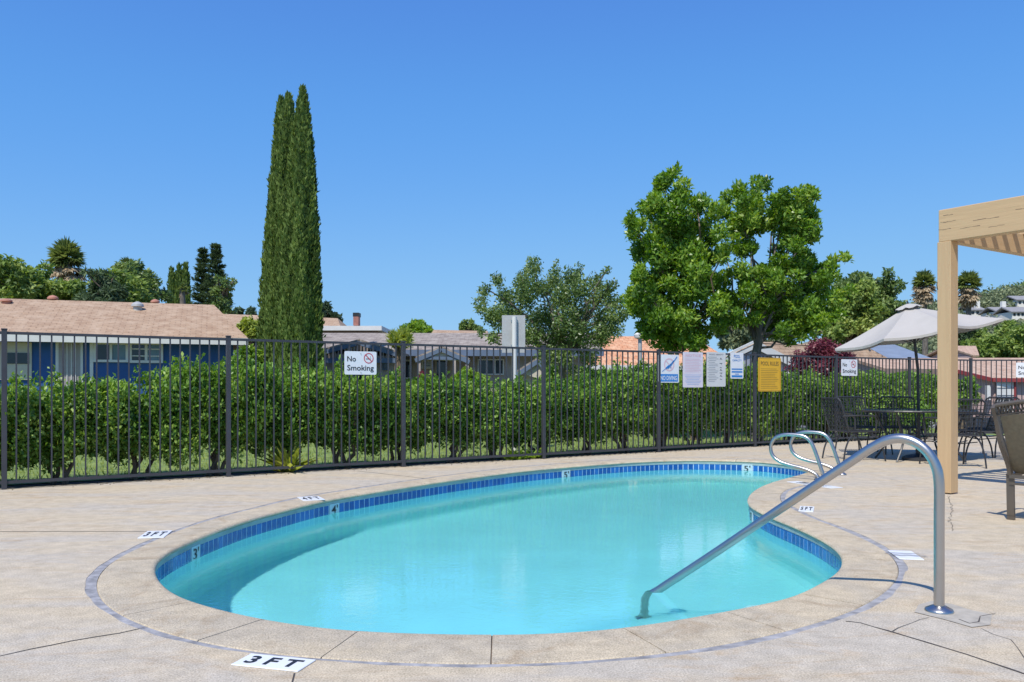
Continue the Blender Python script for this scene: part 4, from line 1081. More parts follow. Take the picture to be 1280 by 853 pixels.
cypress(352, 24.2, 119, [(0, 19), (.2, 19), (.45, 16), (.62, 13.5), (.78, 11), (.9, 7.5), (.97, 4), (1, .8)], 42000, 'middle one of the three big cypresses', 2.3, lean=.20)
cypress(338, 25.0, 124, [(0, 16), (.2, 16.5), (.45, 14), (.65, 10), (.8, 7), (.92, 4.5), (1, .8)], 36000, 'leftmost, thinnest of the three big cypresses', 4.1, lean=.31)

# background plants on the left, beyond the blue house
def blob(xs_, ys_, n, r0, r1): return [(random.uniform(*xs_), random.uniform(*ys_), random.uniform(r0, r1)) for _ in range(n)]
px_tree('garden_tree', 'bushy olive-green tree at the left edge behind the roof of the blue house', 'tree', 44, [(2, 345, 16), (-8, 350, 18), (10, 362, 18), (28, 355, 17), (22, 340, 10), (34, 336, 10), (42, 348, 14), (48, 365, 16), (0, 332, 8), (30, 375, 14)], 9000, .26, 'bush', dep=2.0, clumptint=.16)
px_tree('garden_tree', 'lighter bushy tree in front of the left palm', 'tree', 46, [(68, 368, 16), (88, 364, 14), (60, 374, 14), (105, 368, 15), (78, 378, 16), (98, 380, 14), (62, 356, 8), (114, 358, 9)], 8000, .26, 'bush', dep=2.0, clumptint=.16)
px_tree('garden_tree', 'deep green shrubby tree between the two palms', 'tree', 43, [(125, 360, 14), (140, 368, 14), (118, 372, 12), (135, 380, 10), (124, 345, 7), (150, 380, 12)], 6000, .3, 'dark', dep=1.5, aspect=.25, droop=.3)
px_tree('garden_tree', 'yellowish bushy tree right of the deep green one', 'tree', 47, [(140, 348, 12), (155, 355, 15), (168, 362, 13), (148, 372, 13), (172, 375, 11), (160, 380, 12), (134, 352, 8)], 7000, .26, 'bush', dep=2, clumptint=.16)
px_tree('garden_tree', 'brownish green tree with a pale feathery top behind the blue house', 'tree', 56, [(165, 335, 10), (155, 338, 8), (175, 342, 10), (185, 350, 10), (192, 362, 10), (182, 368, 12), (200, 372, 8), (170, 350, 12)], 6000, .26, 'grey', dep=2)
def fan_palm(x, ytop, Y, crown_r, label, skirt=1.6, nf=46, group=None):
    base = Vector(((x-CX)*Y/F, Y, gz((x-CX)*Y/F, Y)-.05)); zt = P(x, ytop, Y).z; R_ = crown_r*Y/F; zc = zt - R_*1.02
    root = thing('fan_palm', base, label, 'palm tree', group)
    b = MB(); b.tube([base, (base.x+.1, base.y, zc*.5), (base.x, base.y, zc)], [.30, .22, .18], 10); b.build('trunk', M['barkgrey'], root, smooth=True)
    def fronds(nf, e0, e1, leaf, name, rr, h0, sz, down):
        Cs, Ts, Ns, Ls = [], [], [], []
        for _ in range(nf):
            a = random.uniform(0, 2*math.pi); e = random.uniform(e0, e1); d = Vector((math.cos(a)*math.cos(e), math.sin(a)*math.cos(e), math.sin(e)))
            hub_ = Vector((base.x, base.y, zc - random.uniform(0, down)*R_)) + d*rr*h0*random.uniform(.75, 1.2); side = d.cross(Vector((0, 0, 1))).normalized(); upv = side.cross(d)
            for q in range(17):
                t = -1.35 + 2.7*q/16; v = (d*math.cos(t) + side*math.sin(t) + upv*random.uniform(-.15, .15)) + Vector((0, 0, -.25*abs(t)))
                Cs.append(hub_); Ts.append(v); Ns.append(upv + d*random.uniform(-.4, .1) + Vector((random.gauss(0, .3), random.gauss(0, .3), 0))); Ls.append(rr*sz*random.uniform(.8, 1.15)*(1-.15*abs(t)))
        n = len(Cs); Ls = np.array(Ls)
        link(name, leaf_mesh(name, np.array([tuple(c) for c in Cs]), np.array([tuple(c) for c in Ts]), np.array([tuple(c) for c in Ns]), Ls, Ls*.20, .5+.2*rng.normal(size=n), LF[leaf], off=base), root)
    zc += .18*R_
    fronds(int(nf*1.3), -.5, 1.5, 'palm', 'crown', R_, .34, .56, .15)
    fronds(int(nf*1.1*min(1, skirt)), -1.3, -.2, 'dead', 'dead_fronds', R_, .48, .50, skirt*.7)
    return root
fan_palm(83, 298, 52, 28, 'large fan palm with a brown skirt at the left behind the blue house', 1.6, 64)
fan_palm(160, 320, 64, 15, 'small fan palm top poking out of the trees at the left', 1.0, 26)
fan_palm(228, 352, 60, 10, 'small palm in front of the three far cypresses', .5, 16)
for (x, yt, w, lab) in ((215, 337, 5.2, 'left one of three small far cypresses'), (224, 333, 5.4, 'middle one of three small far cypresses'), (232, 331, 5.2, 'right one of three small far cypresses')):
    cypress(x, 66, yt, [(0, w), (.3, w), (.7, w*.9), (.9, w*.6), (1, .6)], 6000, lab, x*.1, size=.3, group='three small far cypresses', leaf='cyp')
def conifer(x, ytop, Y, w, label, n=15000):
    X = (x-CX)*Y/F; base = Vector((X, Y, gz(X, Y)-.05)); H = P(x, ytop, Y).z - base.z; R_ = w*Y/F
    root = thing('conifer_tree', base, label, 'conifer', 'pair of tiered dark conifers')
    b = MB(); b.tube([base, base + Vector((0, 0, H*.97))], [.22, .03], 8); b.build('trunk', M['bark'], root, smooth=True)
    lv = 26; Cs, Ts = [], []
    for q in range(lv):
        f = .18 + .8*q/lv; rr = R_*min(1, (1.0-f)*2.1 + .02)*(.82+.36*(q % 2))
        for k in range(9):
            a = random.uniform(0, 6.28); m_ = n//(lv*9)
            for _ in range(m_):
                t = random.random()**.7; Cs.append((math.cos(a)*rr*t + random.gauss(0, .06), math.sin(a)*rr*t + random.gauss(0, .06), f*H + .35*rr*t*t + random.gauss(0, .06))); Ts.append((math.cos(a)*.8 + random.gauss(0, .6), math.sin(a)*.8 + random.gauss(0, .6), .45))
    C = np.array(Cs); T = np.array(Ts); n = len(C); Nn = nz(rng.normal(size=(n, 3))*.5 + [0, 0, 1]); L_ = .19*(.6+.8*rng.random(n))
    link('crown', leaf_mesh('crown', C, T, Nn, L_, L_*.35, .5+.2*rng.normal(size=n), LF['dark']), root)
conifer(254, 305, 52, 17, 'left one of two tiered dark conifers behind the blue house')
conifer(270, 299, 51, 17, 'right, taller one of two tiered dark conifers behind the blue house')
px_tree('eucalyptus_tree', 'thin airy tree leaning right beside the dark conifers', 'tree', 50, [(278, 365, 9), (284, 356, 6), (289, 352, 4), (282, 378, 7), (274, 385, 9), (276, 350, 4), (286, 388, 6)], 1500, .22, 'grey', (276, 390, 280, 365, .08), dep=.8, shell=.1)
px_tree('distant_tree', 'tiny dark tree on the skyline left of the big cypresses', 'tree', 110, [(297, 390, 5), (295, 393, 5)], 700, .4, 'dark', dep=1)
px_tree('distant_tree', 'tiny dark tree on the skyline touching the big cypresses', 'tree', 110, [(313, 391, 6), (316, 394, 5)], 700, .4, 'dark', dep=1)
px_tree('garden_shrub', 'yellow-green bush between the blue house and the cypresses', 'shrub', 27, [(308, 412, 9), (318, 408, 8), (322, 418, 8), (312, 424, 7), (303, 420, 5)], 2600, .13, 'pale', dep=.6)
px_tree('garden_shrub', 'dark green shrub by the right corner of the blue house', 'shrub', 24, [(308, 440, 8), (312, 452, 10), (322, 446, 9), (302, 455, 8)], 2400, .10, 'big', dep=.5)
px_tree('distant_tree', 'dark tree top peeping out right of the big cypresses', 'tree', 48, [(402, 384, 7), (406, 392, 7), (412, 396, 6), (420, 397, 5)], 1800, .22, 'dark', dep=1)
px_tree('garden_tree', 'small round green tree above the grey-brown roofs', 'tree', 50, [(515, 409, 8), (522, 406, 8), (528, 411, 8), (536, 415, 6), (508, 414, 6), (522, 416, 9)], 4200, .22, 'big', dep=1)
p = P(500, 428, 25.5); 
r_ = px_tree('tufted_plant', 'yellow-green plant with arching fronds in front of the grey-brown roofs', 'plant', 25.5, [(495, 424, 7), (503, 421, 7), (508, 428, 7), (498, 431, 7), (492, 430, 4)], 900, .24, 'pale', dep=.4, aspect=.16, shell=.0, droop=-.8)
px_tree('distant_tree', 'group of small dark cypress tops right of the far roofs', 'tree', 90, [(578, 409, 3, 8), (583, 407, 2.5, 9), (589, 409, 3, 8), (595, 412, 3, 6)], 1800, .3, 'cyp', dep=1)
px_tree('garden_shrub', 'dark shrub against the wall of the grey-beige house', 'shrub', 26.5, [(580, 470, 9), (590, 474, 10), (600, 474, 8), (572, 476, 7)], 2600, .10, 'big', dep=.4)
px_tree('garden_shrub', 'shrubbery behind the hedge under the sparse tree', 'shrub', 23.5, [(690, 470, 14), (712, 474, 14), (735, 470, 14), (757, 472, 12), (775, 474, 10)], 5000, .09, 'big', dep=.5)

# plants on the right
px_tree('garden_tree', 'bright green leafy tree between the glossy tree and the umbrella', 'tree', 34, [(1050, 385, 17), (1066, 372, 15), (1058, 400, 17), (1075, 392, 17), (1040, 402, 13), (1090, 402, 14), (1050, 415, 14), (1078, 412, 14), (1035, 418, 10), (1100, 414, 10)], 11000, .19, 'bush', dep=1.5, clumptint=.18)
px_tree('garden_tree', 'dark round tree rising behind the bright green one', 'tree', 44, [(1062, 358, 12), (1078, 354, 12), (1094, 358, 12), (1088, 345, 6), (1100, 370, 12), (1090, 385, 14), (1072, 370, 14), (1103, 388, 9), (1100, 400, 10)], 9000, .22, 'grey', dep=2)
px_tree('purple_bush', 'dense purple-leaved bush behind the fence', 'shrub', 21.5, [(1005, 452, 14), (1020, 440, 15), (1036, 442, 16), (1050, 450, 14), (1030, 458, 18), (1010, 464, 14), (1046, 464, 13), (996, 462, 8), (1027, 432, 8)], 10000, .075, 'purple', (1030, 478, 1030, 465, .06), dep=.6, spread=.7)
px_tree('garden_tree', 'dull green tree seen under the glossy trees, left of the purple bush', 'tree', 60, [(905, 408, 12), (920, 414, 12), (912, 426, 10), (930, 425, 10), (970, 425, 8), (950, 428, 8)], 3500, .4, 'hill', dep=2)
px_tree('garden_tree', 'large yellow-green tree at the right edge below the hillside', 'tree', 58, [(1235, 432, 14), (1250, 424, 14), (1268, 422, 14), (1285, 416, 16), (1262, 436, 16), (1225, 440, 10), (1280, 436, 16), (1300, 425, 18), (1245, 442, 12)], 11000, .32, 'bush', dep=2.5, clumptint=.18)
px_tree('garden_tree', 'dark tree just right of the pergola post below the umbrella tip', 'tree', 62, [(1203, 415, 10), (1212, 420, 9), (1205, 428, 8), (1196, 424, 10)], 3500, .36, 'dark', dep=1.5)
px_tree('garden_shrub', 'dark shrub behind the umbrella pole', 'shrub', 24, [(1090, 470, 9), (1105, 474, 9), (1120, 472, 10), (1135, 474, 9), (1150, 472, 9), (1075, 474, 8), (1165, 476, 8)], 5000, .09, 'hedge', dep=.4)
px_tree('garden_shrub', 'yellow-green shrub just right of the pergola post behind the fence', 'shrub', 20.5, [(1203, 478, 8), (1208, 488, 9), (1200, 496, 8), (1210, 498, 6)], 2800, .09, 'hedge', dep=.4)
fan_palm(1155, 337, 70, 18, 'fan palm just left of the pergola post behind the umbrella', 1.4, 56, 'pair of fan palms at the right')
fan_palm(1210, 337, 68, 19, 'fan palm just right of the pergola post', 1.4, 56, 'pair of fan palms at the right')
# ---------------------------------------------------------------- houses
def shingles(name, c1, c2, c3, bw=.30, bh=.14, tile=False, bump=.7):
    m, nt, b = newmat(name); L = nt.links; N = nt.nodes.new
    b.inputs['Roughness'].default_value = .85; b.inputs['Specular IOR Level'].default_value = .2
    uv = N('ShaderNodeUVMap'); uv.uv_map = 'UVMap'
    br = N('ShaderNodeTexBrick'); br.inputs['Scale'].default_value = 1; br.inputs['Brick Width'].default_value = bw; br.inputs['Row Height'].default_value = bh
    br.inputs['Mortar Size'].default_value = .012; br.inputs['Mortar'].default_value = (*[c*.72 for c in c2], 1); br.inputs['Color1'].default_value = (*c1, 1); br.inputs['Color2'].default_value = (*c2, 1)
    L.new(uv.outputs[0], br.inputs['Vector'])
    n = N('ShaderNodeTexNoise'); n.inputs['Scale'].default_value = 2.6; n.inputs['Detail'].default_value = 8; n.inputs['Roughness'].default_value = .7; L.new(uv.outputs[0], n.inputs['Vector'])
    mr = N('ShaderNodeMapRange'); mr.inputs[1].default_value = .42; mr.inputs[2].default_value = .66; L.new(n.outputs[0], mr.inputs[0])
    x = N('ShaderNodeMix'); x.data_type = 'RGBA'; L.new(mr.outputs[0], x.inputs[0]); L.new(br.outputs[0], x.inputs[6]); x.inputs[7].default_value = (*c3, 1); L.new(x.outputs[2], b.inputs['Base Color'])
    bp = N('ShaderNodeBump'); bp.inputs['Strength'].default_value = bump; bp.inputs['Distance'].default_value = .02
    L.new(br.outputs['Fac'], bp.inputs['Height']); bp.invert = True; L.new(bp.outputs[0], b.inputs['Normal']); return m
M['roof_tan'] = shingles('tan_shingles', (.46, .31, .20), (.37, .24, .155), (.51, .37, .255))
M['roof_grey'] = shingles('greybrown_shakes', (.34, .285, .24), (.24, .195, .165), (.44, .38, .32))
M['roof_orange'] = shingles('orange_tiles', (.66, .32, .17), (.52, .22, .11), (.74, .46, .28), .22, .30)
M['roof_pink'] = shingles('pink_tiles', (.53, .355, .25), (.44, .28, .195), (.59, .43, .32), .25, .3)
M['roof_blue'] = mat('slate_blue_roof', (.24, .29, .37), .6, var=.1, scale=2)
M['roof_greyfar'] = mat('far_grey_roof', (.30, .29, .29), .8, var=.1, scale=2)
M['bluewall'] = mat('blue_stucco', (.030, .105, .31), .8, var=.08, scale=2, bump=.3, bscale=40)
M['cream'] = mat('cream_stucco', (.62, .56, .46), .85, var=.05, scale=2, bump=.2, bscale=40)
M['beige'] = mat('grey_beige_stucco', (.46, .40, .36), .85, var=.06, scale=2, bump=.3, bscale=40)
M['boards'] = mat('pinkish_boards', (.46, .36, .31), .8, var=.08, scale=3)
M['trimblue'] = mat('greyblue_trim', (.13, .18, .27), .6, var=.08, scale=3)
M['shadegrey'] = mat('shade_tinted_grey_wall', (.40, .40, .46), .85, var=.05, scale=2)  # grey-blue with the gable overhang's shade put into the colour
M['pinkwall'] = mat('pink_stucco', (.60, .42, .38), .85, var=.06, scale=2)
M['redtrim'] = mat('dark_red_trim', (.30, .045, .045), .6, var=.08, scale=3)
M['brownwall'] = mat('brown_wall', (.26, .19, .15), .85, var=.08, scale=3)
M['brick'] = mat('red_brick', (.40, .17, .13), .85, var=.2, scale=6)
M['darkglass'] = mat('window_glass', (.03, .045, .055), .08, var=.2, scale=1.2)
M['paleglass'] = mat('curtained_glass', (.16, .25, .30), .15, var=.25, scale=1.5)
M['screen'] = mat('screen_door_mesh', (.38, .33, .32), .7, var=.1, scale=8)
M['copper'] = mat('terracotta_vent', (.50, .22, .15), .7, var=.1)

def plane_uv(name, pts, m, parent, th=.10):
    """a roof plane as a slab (pts counter-clockwise from outside, first edge along the eave), with metric UVs"""
    pts = [Vector(p) for p in pts]; off = base_of(parent)
    ex = (pts[1]-pts[0]).normalized(); nr = (pts[1]-pts[0]).cross(pts[2]-pts[1]).normalized()
    if nr.z < 0: nr = -nr
    ey = nr.cross(ex).normalized(); k = len(pts)
    vs = pts + [p - nr*th for p in pts]; fs = [tuple(range(k)), tuple(range(2*k-1, k-1, -1))] + [(i, i+k, (i+1) % k+k, (i+1) % k) for i in range(k)]
    me = bpy.data.meshes.new(name); me.from_pydata([tuple(v-off) for v in vs], [], fs); me.materials.append(m)
    uv = me.uv_layers.new(name='UVMap')
    for pl in me.polygons:
        for li, vi in zip(pl.loop_indices, pl.vertices): v = vs[vi] - pts[0]; uv.data[li].uv = (v.dot(ex), v.dot(ey) + v.dot(nr))
    bm = bmesh.new(); bm.from_mesh(me); bmesh.ops.recalc_face_normals(bm, faces=bm.faces); bm.to_mesh(me); bm.free()
    return link(name, me, parent)
class House:
    def __init__(s, name, label, A, ang, L, D, H, wallm, cat='house', group=None, zb=None):
        s.A = Vector(A); s.d = Vector((math.cos(ang), math.sin(ang))); s.n = Vector((-s.d.y, s.d.x)); s.L, s.D = L, D
        s.zb = (gz(A[0], A[1]) - .1) if zb is None else zb; s.H = H
        s.root = thing(name, (A[0], A[1], s.zb), label, cat, group); s.ang = ang
        b = MB(); c = s.A + s.d*L/2 + s.n*D/2; b.box((c.x, c.y, (s.zb+H)/2), (L, D, H-s.zb), Matrix.Rotation(ang, 3, 'Z')); s.wall = b.build('wall', wallm, s.root)
    def pt(s, u, v, z): p = s.A + s.d*u + s.n*v; return Vector((p.x, p.y, z))
    def u(s, x, v=0): return hit(x, s.A + s.n*v, s.d)
    def z(s, x, y, v=0): p = s.pt(s.u(x, v), v, 0); return CAMZ + (HY-y)*p.y/F
    def roof(s, m, ze, zr, ov=.5, side=.4, ends='gable', hip=1.0, fascia=None, th=.09, fh=.18):
        e0, e1, b0, b1 = s.pt(-side, -ov, ze), s.pt(s.L+side, -ov, ze), s.pt(-side, s.D+ov, ze), s.pt(s.L+side, s.D+ov, ze)
        hl = hr = 0
        if ends in ('hip', 'right'): hr = hip
        if ends in ('hip', 'left'): hl = hip
        r0, r1 = s.pt(-side+hl, s.D/2, zr), s.pt(s.L+side-hr, s.D/2, zr)
        plane_uv('roof', [e0, e1, r1, r0], m, s.root, th); plane_uv('roof', [b1, b0, r0, r1], m, s.root, th)
        if hr: plane_uv('roof', [e1, b1, r1], m, s.root, th)
        else:
            b = MB(); b.poly([s.pt(s.L, 0, s.H), s.pt(s.L, s.D, s.H), s.pt(s.L, s.D/2, s.H + (zr-ze)*s.D/2/(s.D/2+ov))], .08); b.build('gable_wall', s.wall.data.materials[0], s.root)
        if hl: plane_uv('roof', [b0, e0, r0], m, s.root, th)
        else:
            b = MB(); b.poly([s.pt(0, s.D, s.H), s.pt(0, 0, s.H), s.pt(0, s.D/2, s.H + (zr-ze)*s.D/2/(s.D/2+ov))], .08); b.build('gable_wall', s.wall.data.materials[0], s.root)
        if fascia:
            b = MB(); q = .015; b.bar(s.pt(-side, -ov-q, ze-fh/2-.01), s.pt(s.L+side, -ov-q, ze-fh/2-.01), .03, fh); b.build('fascia', fascia, s.root)
            for a_, c_, hh in ((e1, r1, hr), (e0, r0, hl)):
                if not hh: b = MB(); b.bar(a_ - Vector((0, 0, .10)), c_ - Vector((0, 0, .10)), .035, fh); b.build('fascia', fascia, s.root)
                else:
                    bb = b1 if a_ is e1 else b0; b = MB(); b.bar(a_ - Vector((0, 0, fh/2+.01)), bb - Vector((0, 0, fh/2+.01)), .03, fh); b.build('fascia', fascia, s.root)
    def block(s, name, x0, x1, y0, y1, v0, v1, m, parent=None):           # box on the front wall, corners from photo pixels
        u0, u1 = s.u(x0), s.u(x1); zt, zb = s.z((x0+x1)/2, y0), s.z((x0+x1)/2, y1)
        b = MB(); a = s.pt((u0+u1)/2, (v0+v1)/2, (zt+zb)/2); b.box(a, (u1-u0, abs(v1-v0), zt-zb), Matrix.Rotation(s.ang, 3, 'Z')); return b.build(name, m, parent or s.root)
    def window(s, x0, x1, y0, y1, panes=2, fm=None, gm=None, fw=1.6, name='window', bars=0):
        fm = fm or M['whitepaint']; gm = gm or M['darkglass']
        u0, u1 = s.u(x0), s.u(x1); xm = (x0+x1)/2; zt, zb = s.z(xm, y0), s.z(xm, y1); f = fw*s.pt(u0, 0, 0).y/F; R3 = Matrix.Rotation(s.ang, 3, 'Z')
        b = MB(); b.box(s.pt((u0+u1)/2, -.03, zt-f/2), (u1-u0, .08, f), R3); b.box(s.pt((u0+u1)/2, -.04, zb+f/2), (u1-u0, .10, f), R3)
        k = panes
        for i in range(k+1): uu = u0+f/2 + (u1-u0-f)*i/k; b.box(s.pt(uu, -.03, (zt+zb)/2), (f, .078, zt-zb-2*f), R3)
        fr = b.build(name, fm, s.root)
        for i in range(k):
            ua, ub = u0+f + (u1-u0-f)*i/k, u0 + (u1-u0-f)*(i+1)/k
            b = MB(); b.box(s.pt((ua+ub)/2, -.012, (zt+zb)/2), (ub-ua-.01, .02, zt-zb-2*f), R3); b.build('pane', gm[i % len(gm)] if isinstance(gm, list) else gm, fr)
        if bars:
            b = MB()
            for i in range(1, bars): zz = zb + (zt-zb)*i/bars; b.box(s.pt((u0+u1)/2, -.035, zz), (u1-u0-f, .03, .03), R3)
            b.build('glazing_bar', fm, fr)
        return fr

# blue house on the left
th_ = math.radians(19.5); dd = Vector((math.cos(th_), math.sin(th_))); nn_ = Vector((-dd.y, dd.x))
E = Vector((-7.83, 24.9)); Wc = E - dd*.4 + nn_*.5; Lb = 17.0; Ab = Wc - dd*Lb
Hs = House('blue_house', 'single-storey blue house with a long tan shingle roof', Ab, th_, Lb, 6.0, 2.40, M['bluewall'])
Hs.roof(M['roof_tan'], 2.53, 3.80, ov=.5, side=.4, ends='right', hip=.95, fascia=M['whitepaint'], fh=.20)
Hs.window(117, 160.5, 428, 453, 2, gm=[M['darkglass'], M['paleglass']], fw=3.0)
Hs.window(161.5, 204, 428, 454, 2, gm=[M['darkglass'], M['paleglass']], fw=3.2, bars=3)
Hs.block('cream_panel', -20, 40, 428, 475, -.05, 0, M['cream']); Hs.block('side_window', 10, 37, 441.5, 455, -.08, -.052, M['darkglass'])
fr = Hs.block('door', 70, 104, 427.5, 486, -.07, -.0, M['whitepaint'])
Hs.block('screen_panel', 74, 100.5, 430, 484, -.09, -.072, M['screen'], fr)
b = MB()
for i in range(1, 5): u_ = Hs.u(74) + (Hs.u(100.5)-Hs.u(74))*i/5; b.bar(Hs.pt(u_, -.10, Hs.z(87, 484)), Hs.pt(u_, -.10, Hs.z(87, 430)), .02)
b.build('door_bar', M['whitepaint'], fr)
Hs.block('trim_board', 112.5, 116.8, 427.5, 486, -.06, 0, M['whitepaint']); Hs.block('trim_board', 299, 303, 428, 486, -.06, 0, M['whitepaint'])
def vent(x, y, w, h, v, m, label=None):
    u_ = Hs.u(x, v); c = Hs.pt(u_, v, 0); z_ = 2.53 + 1.27*(1 - abs(v-3)/3.5) + h*c.y/F; r_ = w/2*c.y/F; hh = h*c.y/F
    b = MB(); b.lathe((c.x, c.y, z_-hh*.9), [(r_*.7, -.2), (r_*.7, hh*.25), (r_, hh*.3), (r_*.95, hh*.6), (r_*.6, hh*.85), (r_*.15, hh)], 16); o = b.build('roof_vent', m, Hs.root, smooth=True)
vent(66, 356, 13, 7, 3.1, M['copper']); vent(194, 377, 11, 6, 3.1, M['copper']); vent(172, 384, 15, 9, 2.2, M['galv']); vent(8, 375, 14, 5, 2.5, M['copper'])

def box_px(name, x0, x1, y0, y1, Y, dep, m, parent, dy=0):
    a, c = P(x0, y0, Y), P(x1, y1, Y); b = MB(); b.box(((a.x+c.x)/2, Y+dep/2+dy, (a.z+c.z)/2), (c.x-a.x, dep, a.z-c.z)); return b.build(name, m, parent)
# grey-beige house in the middle
A_ = (-6.7, 28.0); Hs2 = House('beige_house', 'low grey-beige house with blue-grey gable trim in the middle of the photo', A_, math.radians(1.5), 9.2, 7.0, 2.28, M['beige'])
Hs2.roof(M['roof_grey'], 2.30, 3.10, ov=.6, side=.5, ends='gable', fascia=M['trimblue'], fh=.2)
Hs2.window(597, 630, 449, 469, 3, fw=1.6)
def gable(Hh, x0, xp, x1, y0, yp, y1, Yf, depth, wallm, trim, roofm, ylow=None):
    a, p, c = P(x0, y0, Yf), P(xp, yp, Yf), P(x1, y1, Yf); bk = Vector((0, depth, 0))
    b = MB(); b.poly([a + Vector((.25, .06, -.1)), c + Vector((-.25, .06, -.1)), p + Vector((0, .06, -.1))], .06); b.build('gable_wall', wallm, Hh.root)
    plane_uv('roof', [a + bk, a, p, p + bk], roofm, Hh.root, .07); plane_uv('roof', [c, c + bk, p + bk, p], roofm, Hh.root, .07)
    for q, r_ in ((a, p), (c, p)): b = MB(); b.bar(q - Vector((0, .02, .13)), r_ - Vector((0, .02, .13)), .04, .125); b.build('fascia', trim, Hh.root)
gable(Hs2, 398, 449, 507, 437.5, 424, 442, 26.6, 5.0, M['boards'], M['trimblue'], M['roof_grey'])
b = MB()
for i in range(24): x = 407 + i*4; top = P(x, 0, 26.56); zz = CAMZ + (HY - (437.5 + (424-437.5)*(x-398)/51 if x < 449 else 424 + 18*(x-449)/58))*26.5/F - .2; b.bar((top.x, 26.575 if zz > P(0, 440, 26.6).z else 26.63, P(0, 449, 26.5).z), (top.x, 26.575, zz), .03, .02)
b.build('battens', M['boards'], Hs2.root)
box_px('board_wall', 406, 499, 437.5, 448, 26.66, .08, M['boards'], Hs2.root)
bx = MB(); x0, x1 = P(404, 0, 26.9).x, P(500, 0, 26.9).x; zt = P(0, 447, 26.9).z; bx.box(((x0+x1)/2, 27.45, (zt-.1)/2), (x1-x0, 1.1, zt+.1)); w2 = bx.build('wall', M['beige'], Hs2.root)
b = MB(); zz = P(0, 451, 26.6).z; b.box(((x0+x1)/2, 26.60, zz), (x1-x0+.1, .10, .15)); b.build('beam', M['trimblue'], Hs2.root)
class _W: pass
def flatwin(parent, x0, x1, y0, y1, Yp, fm, gm, fw=.05):
    a, c = P(x0, y0, Yp), P(x1, y1, Yp); b = MB(); cx, cz = (a.x+c.x)/2, (a.z+c.z)/2; w_, h_ = c.x-a.x, a.z-c.z
    b.box((cx, Yp, a.z-fw/2), (w_, .07, fw)); b.box((cx, Yp, c.z+fw/2), (w_, .09, fw)); b.box((a.x+fw/2, Yp, cz), (fw, .07, h_-2*fw)); b.box((c.x-fw/2, Yp, cz), (fw, .07, h_-2*fw)); fr = b.build('window', fm, parent)
    b = MB(); b.box((cx, Yp+.01, cz), (w_-2*fw-.004, .03, h_-2*fw-.004)); b.build('pane', gm, fr); return fr
flatwin(Hs2.root, 478, 486, 453, 463, 26.87, M['trimblue'], M['darkglass']); flatwin(Hs2.root, 443, 457, 465, 481, 26.87, M['trimblue'], M['darkglass'])
flatwin(Hs2.root, 505, 514, 450, 474, 27.97, M['whitepaint'], M['darkglass']); flatwin(Hs2.root, 544, 559, 449, 488, 27.97, M['beige'], M['darkglass'])
fr = flatwin(Hs2.root, 527, 540, 450, 461, 27.97, M['whitepaint'], M['darkglass'])
b = MB()
for i in range(5): b.box((P(533.5, 0, 27.9).x, 27.92, P(0, 452+2*i, 27.9).z), (.28, .02, .025))
b.build('shutter_slat', M['whitepaint'], fr)
b = MB(); b.poly([P(448-2.5, 438, 26.55), P(450.5, 438, 26.55), P(450.5, 431, 26.55), P(445.5, 431, 26.55)], .03); b.build('gable_vent', M['black'], Hs2.root)
gable(Hs2, 519, 552, 587, 446, 432.5, 448, 27.0, 4.0, M['cream'], M['trimblue'], M['roof_grey'])
b = MB(); b.bar(P(522, 447.5, 27.03), P(585, 448.5, 27.03), .08, .10); b.build('beam', M['trimblue'], Hs2.root)
for x in (524, 568, 584): b = MB(); p = P(x, 450, 27.05); b.bar((p.x, p.y, 0), (p.x, p.y, p.z), .10); b.build('porch_post', M['beige'], Hs2.root)
# terracotta pot with a red flowering plant and a pale rounded boulder by the porch
px_tree('potted_plant', 'red flowering plant by the porch of the grey-beige house', 'plant', 25.6, [(528, 468, 4), (526, 473, 3), (531, 474, 3)], 260, .09, 'purple', dep=.1)

# cream gable behind the hedge (small outbuilding)
Hg = House('garden_shed', 'small cream gabled shed between the sign pole and the sparse tree', (P(650, 0, 25).x, 25.0), 0.0, 1.0, 1.6, 1.45, M['cream'], cat='shed')
gable(Hg, 645, 673, 694, 464, 446, 472, 24.8, 2.4, M['cream'], M['trimblue'], M['roof_grey'])
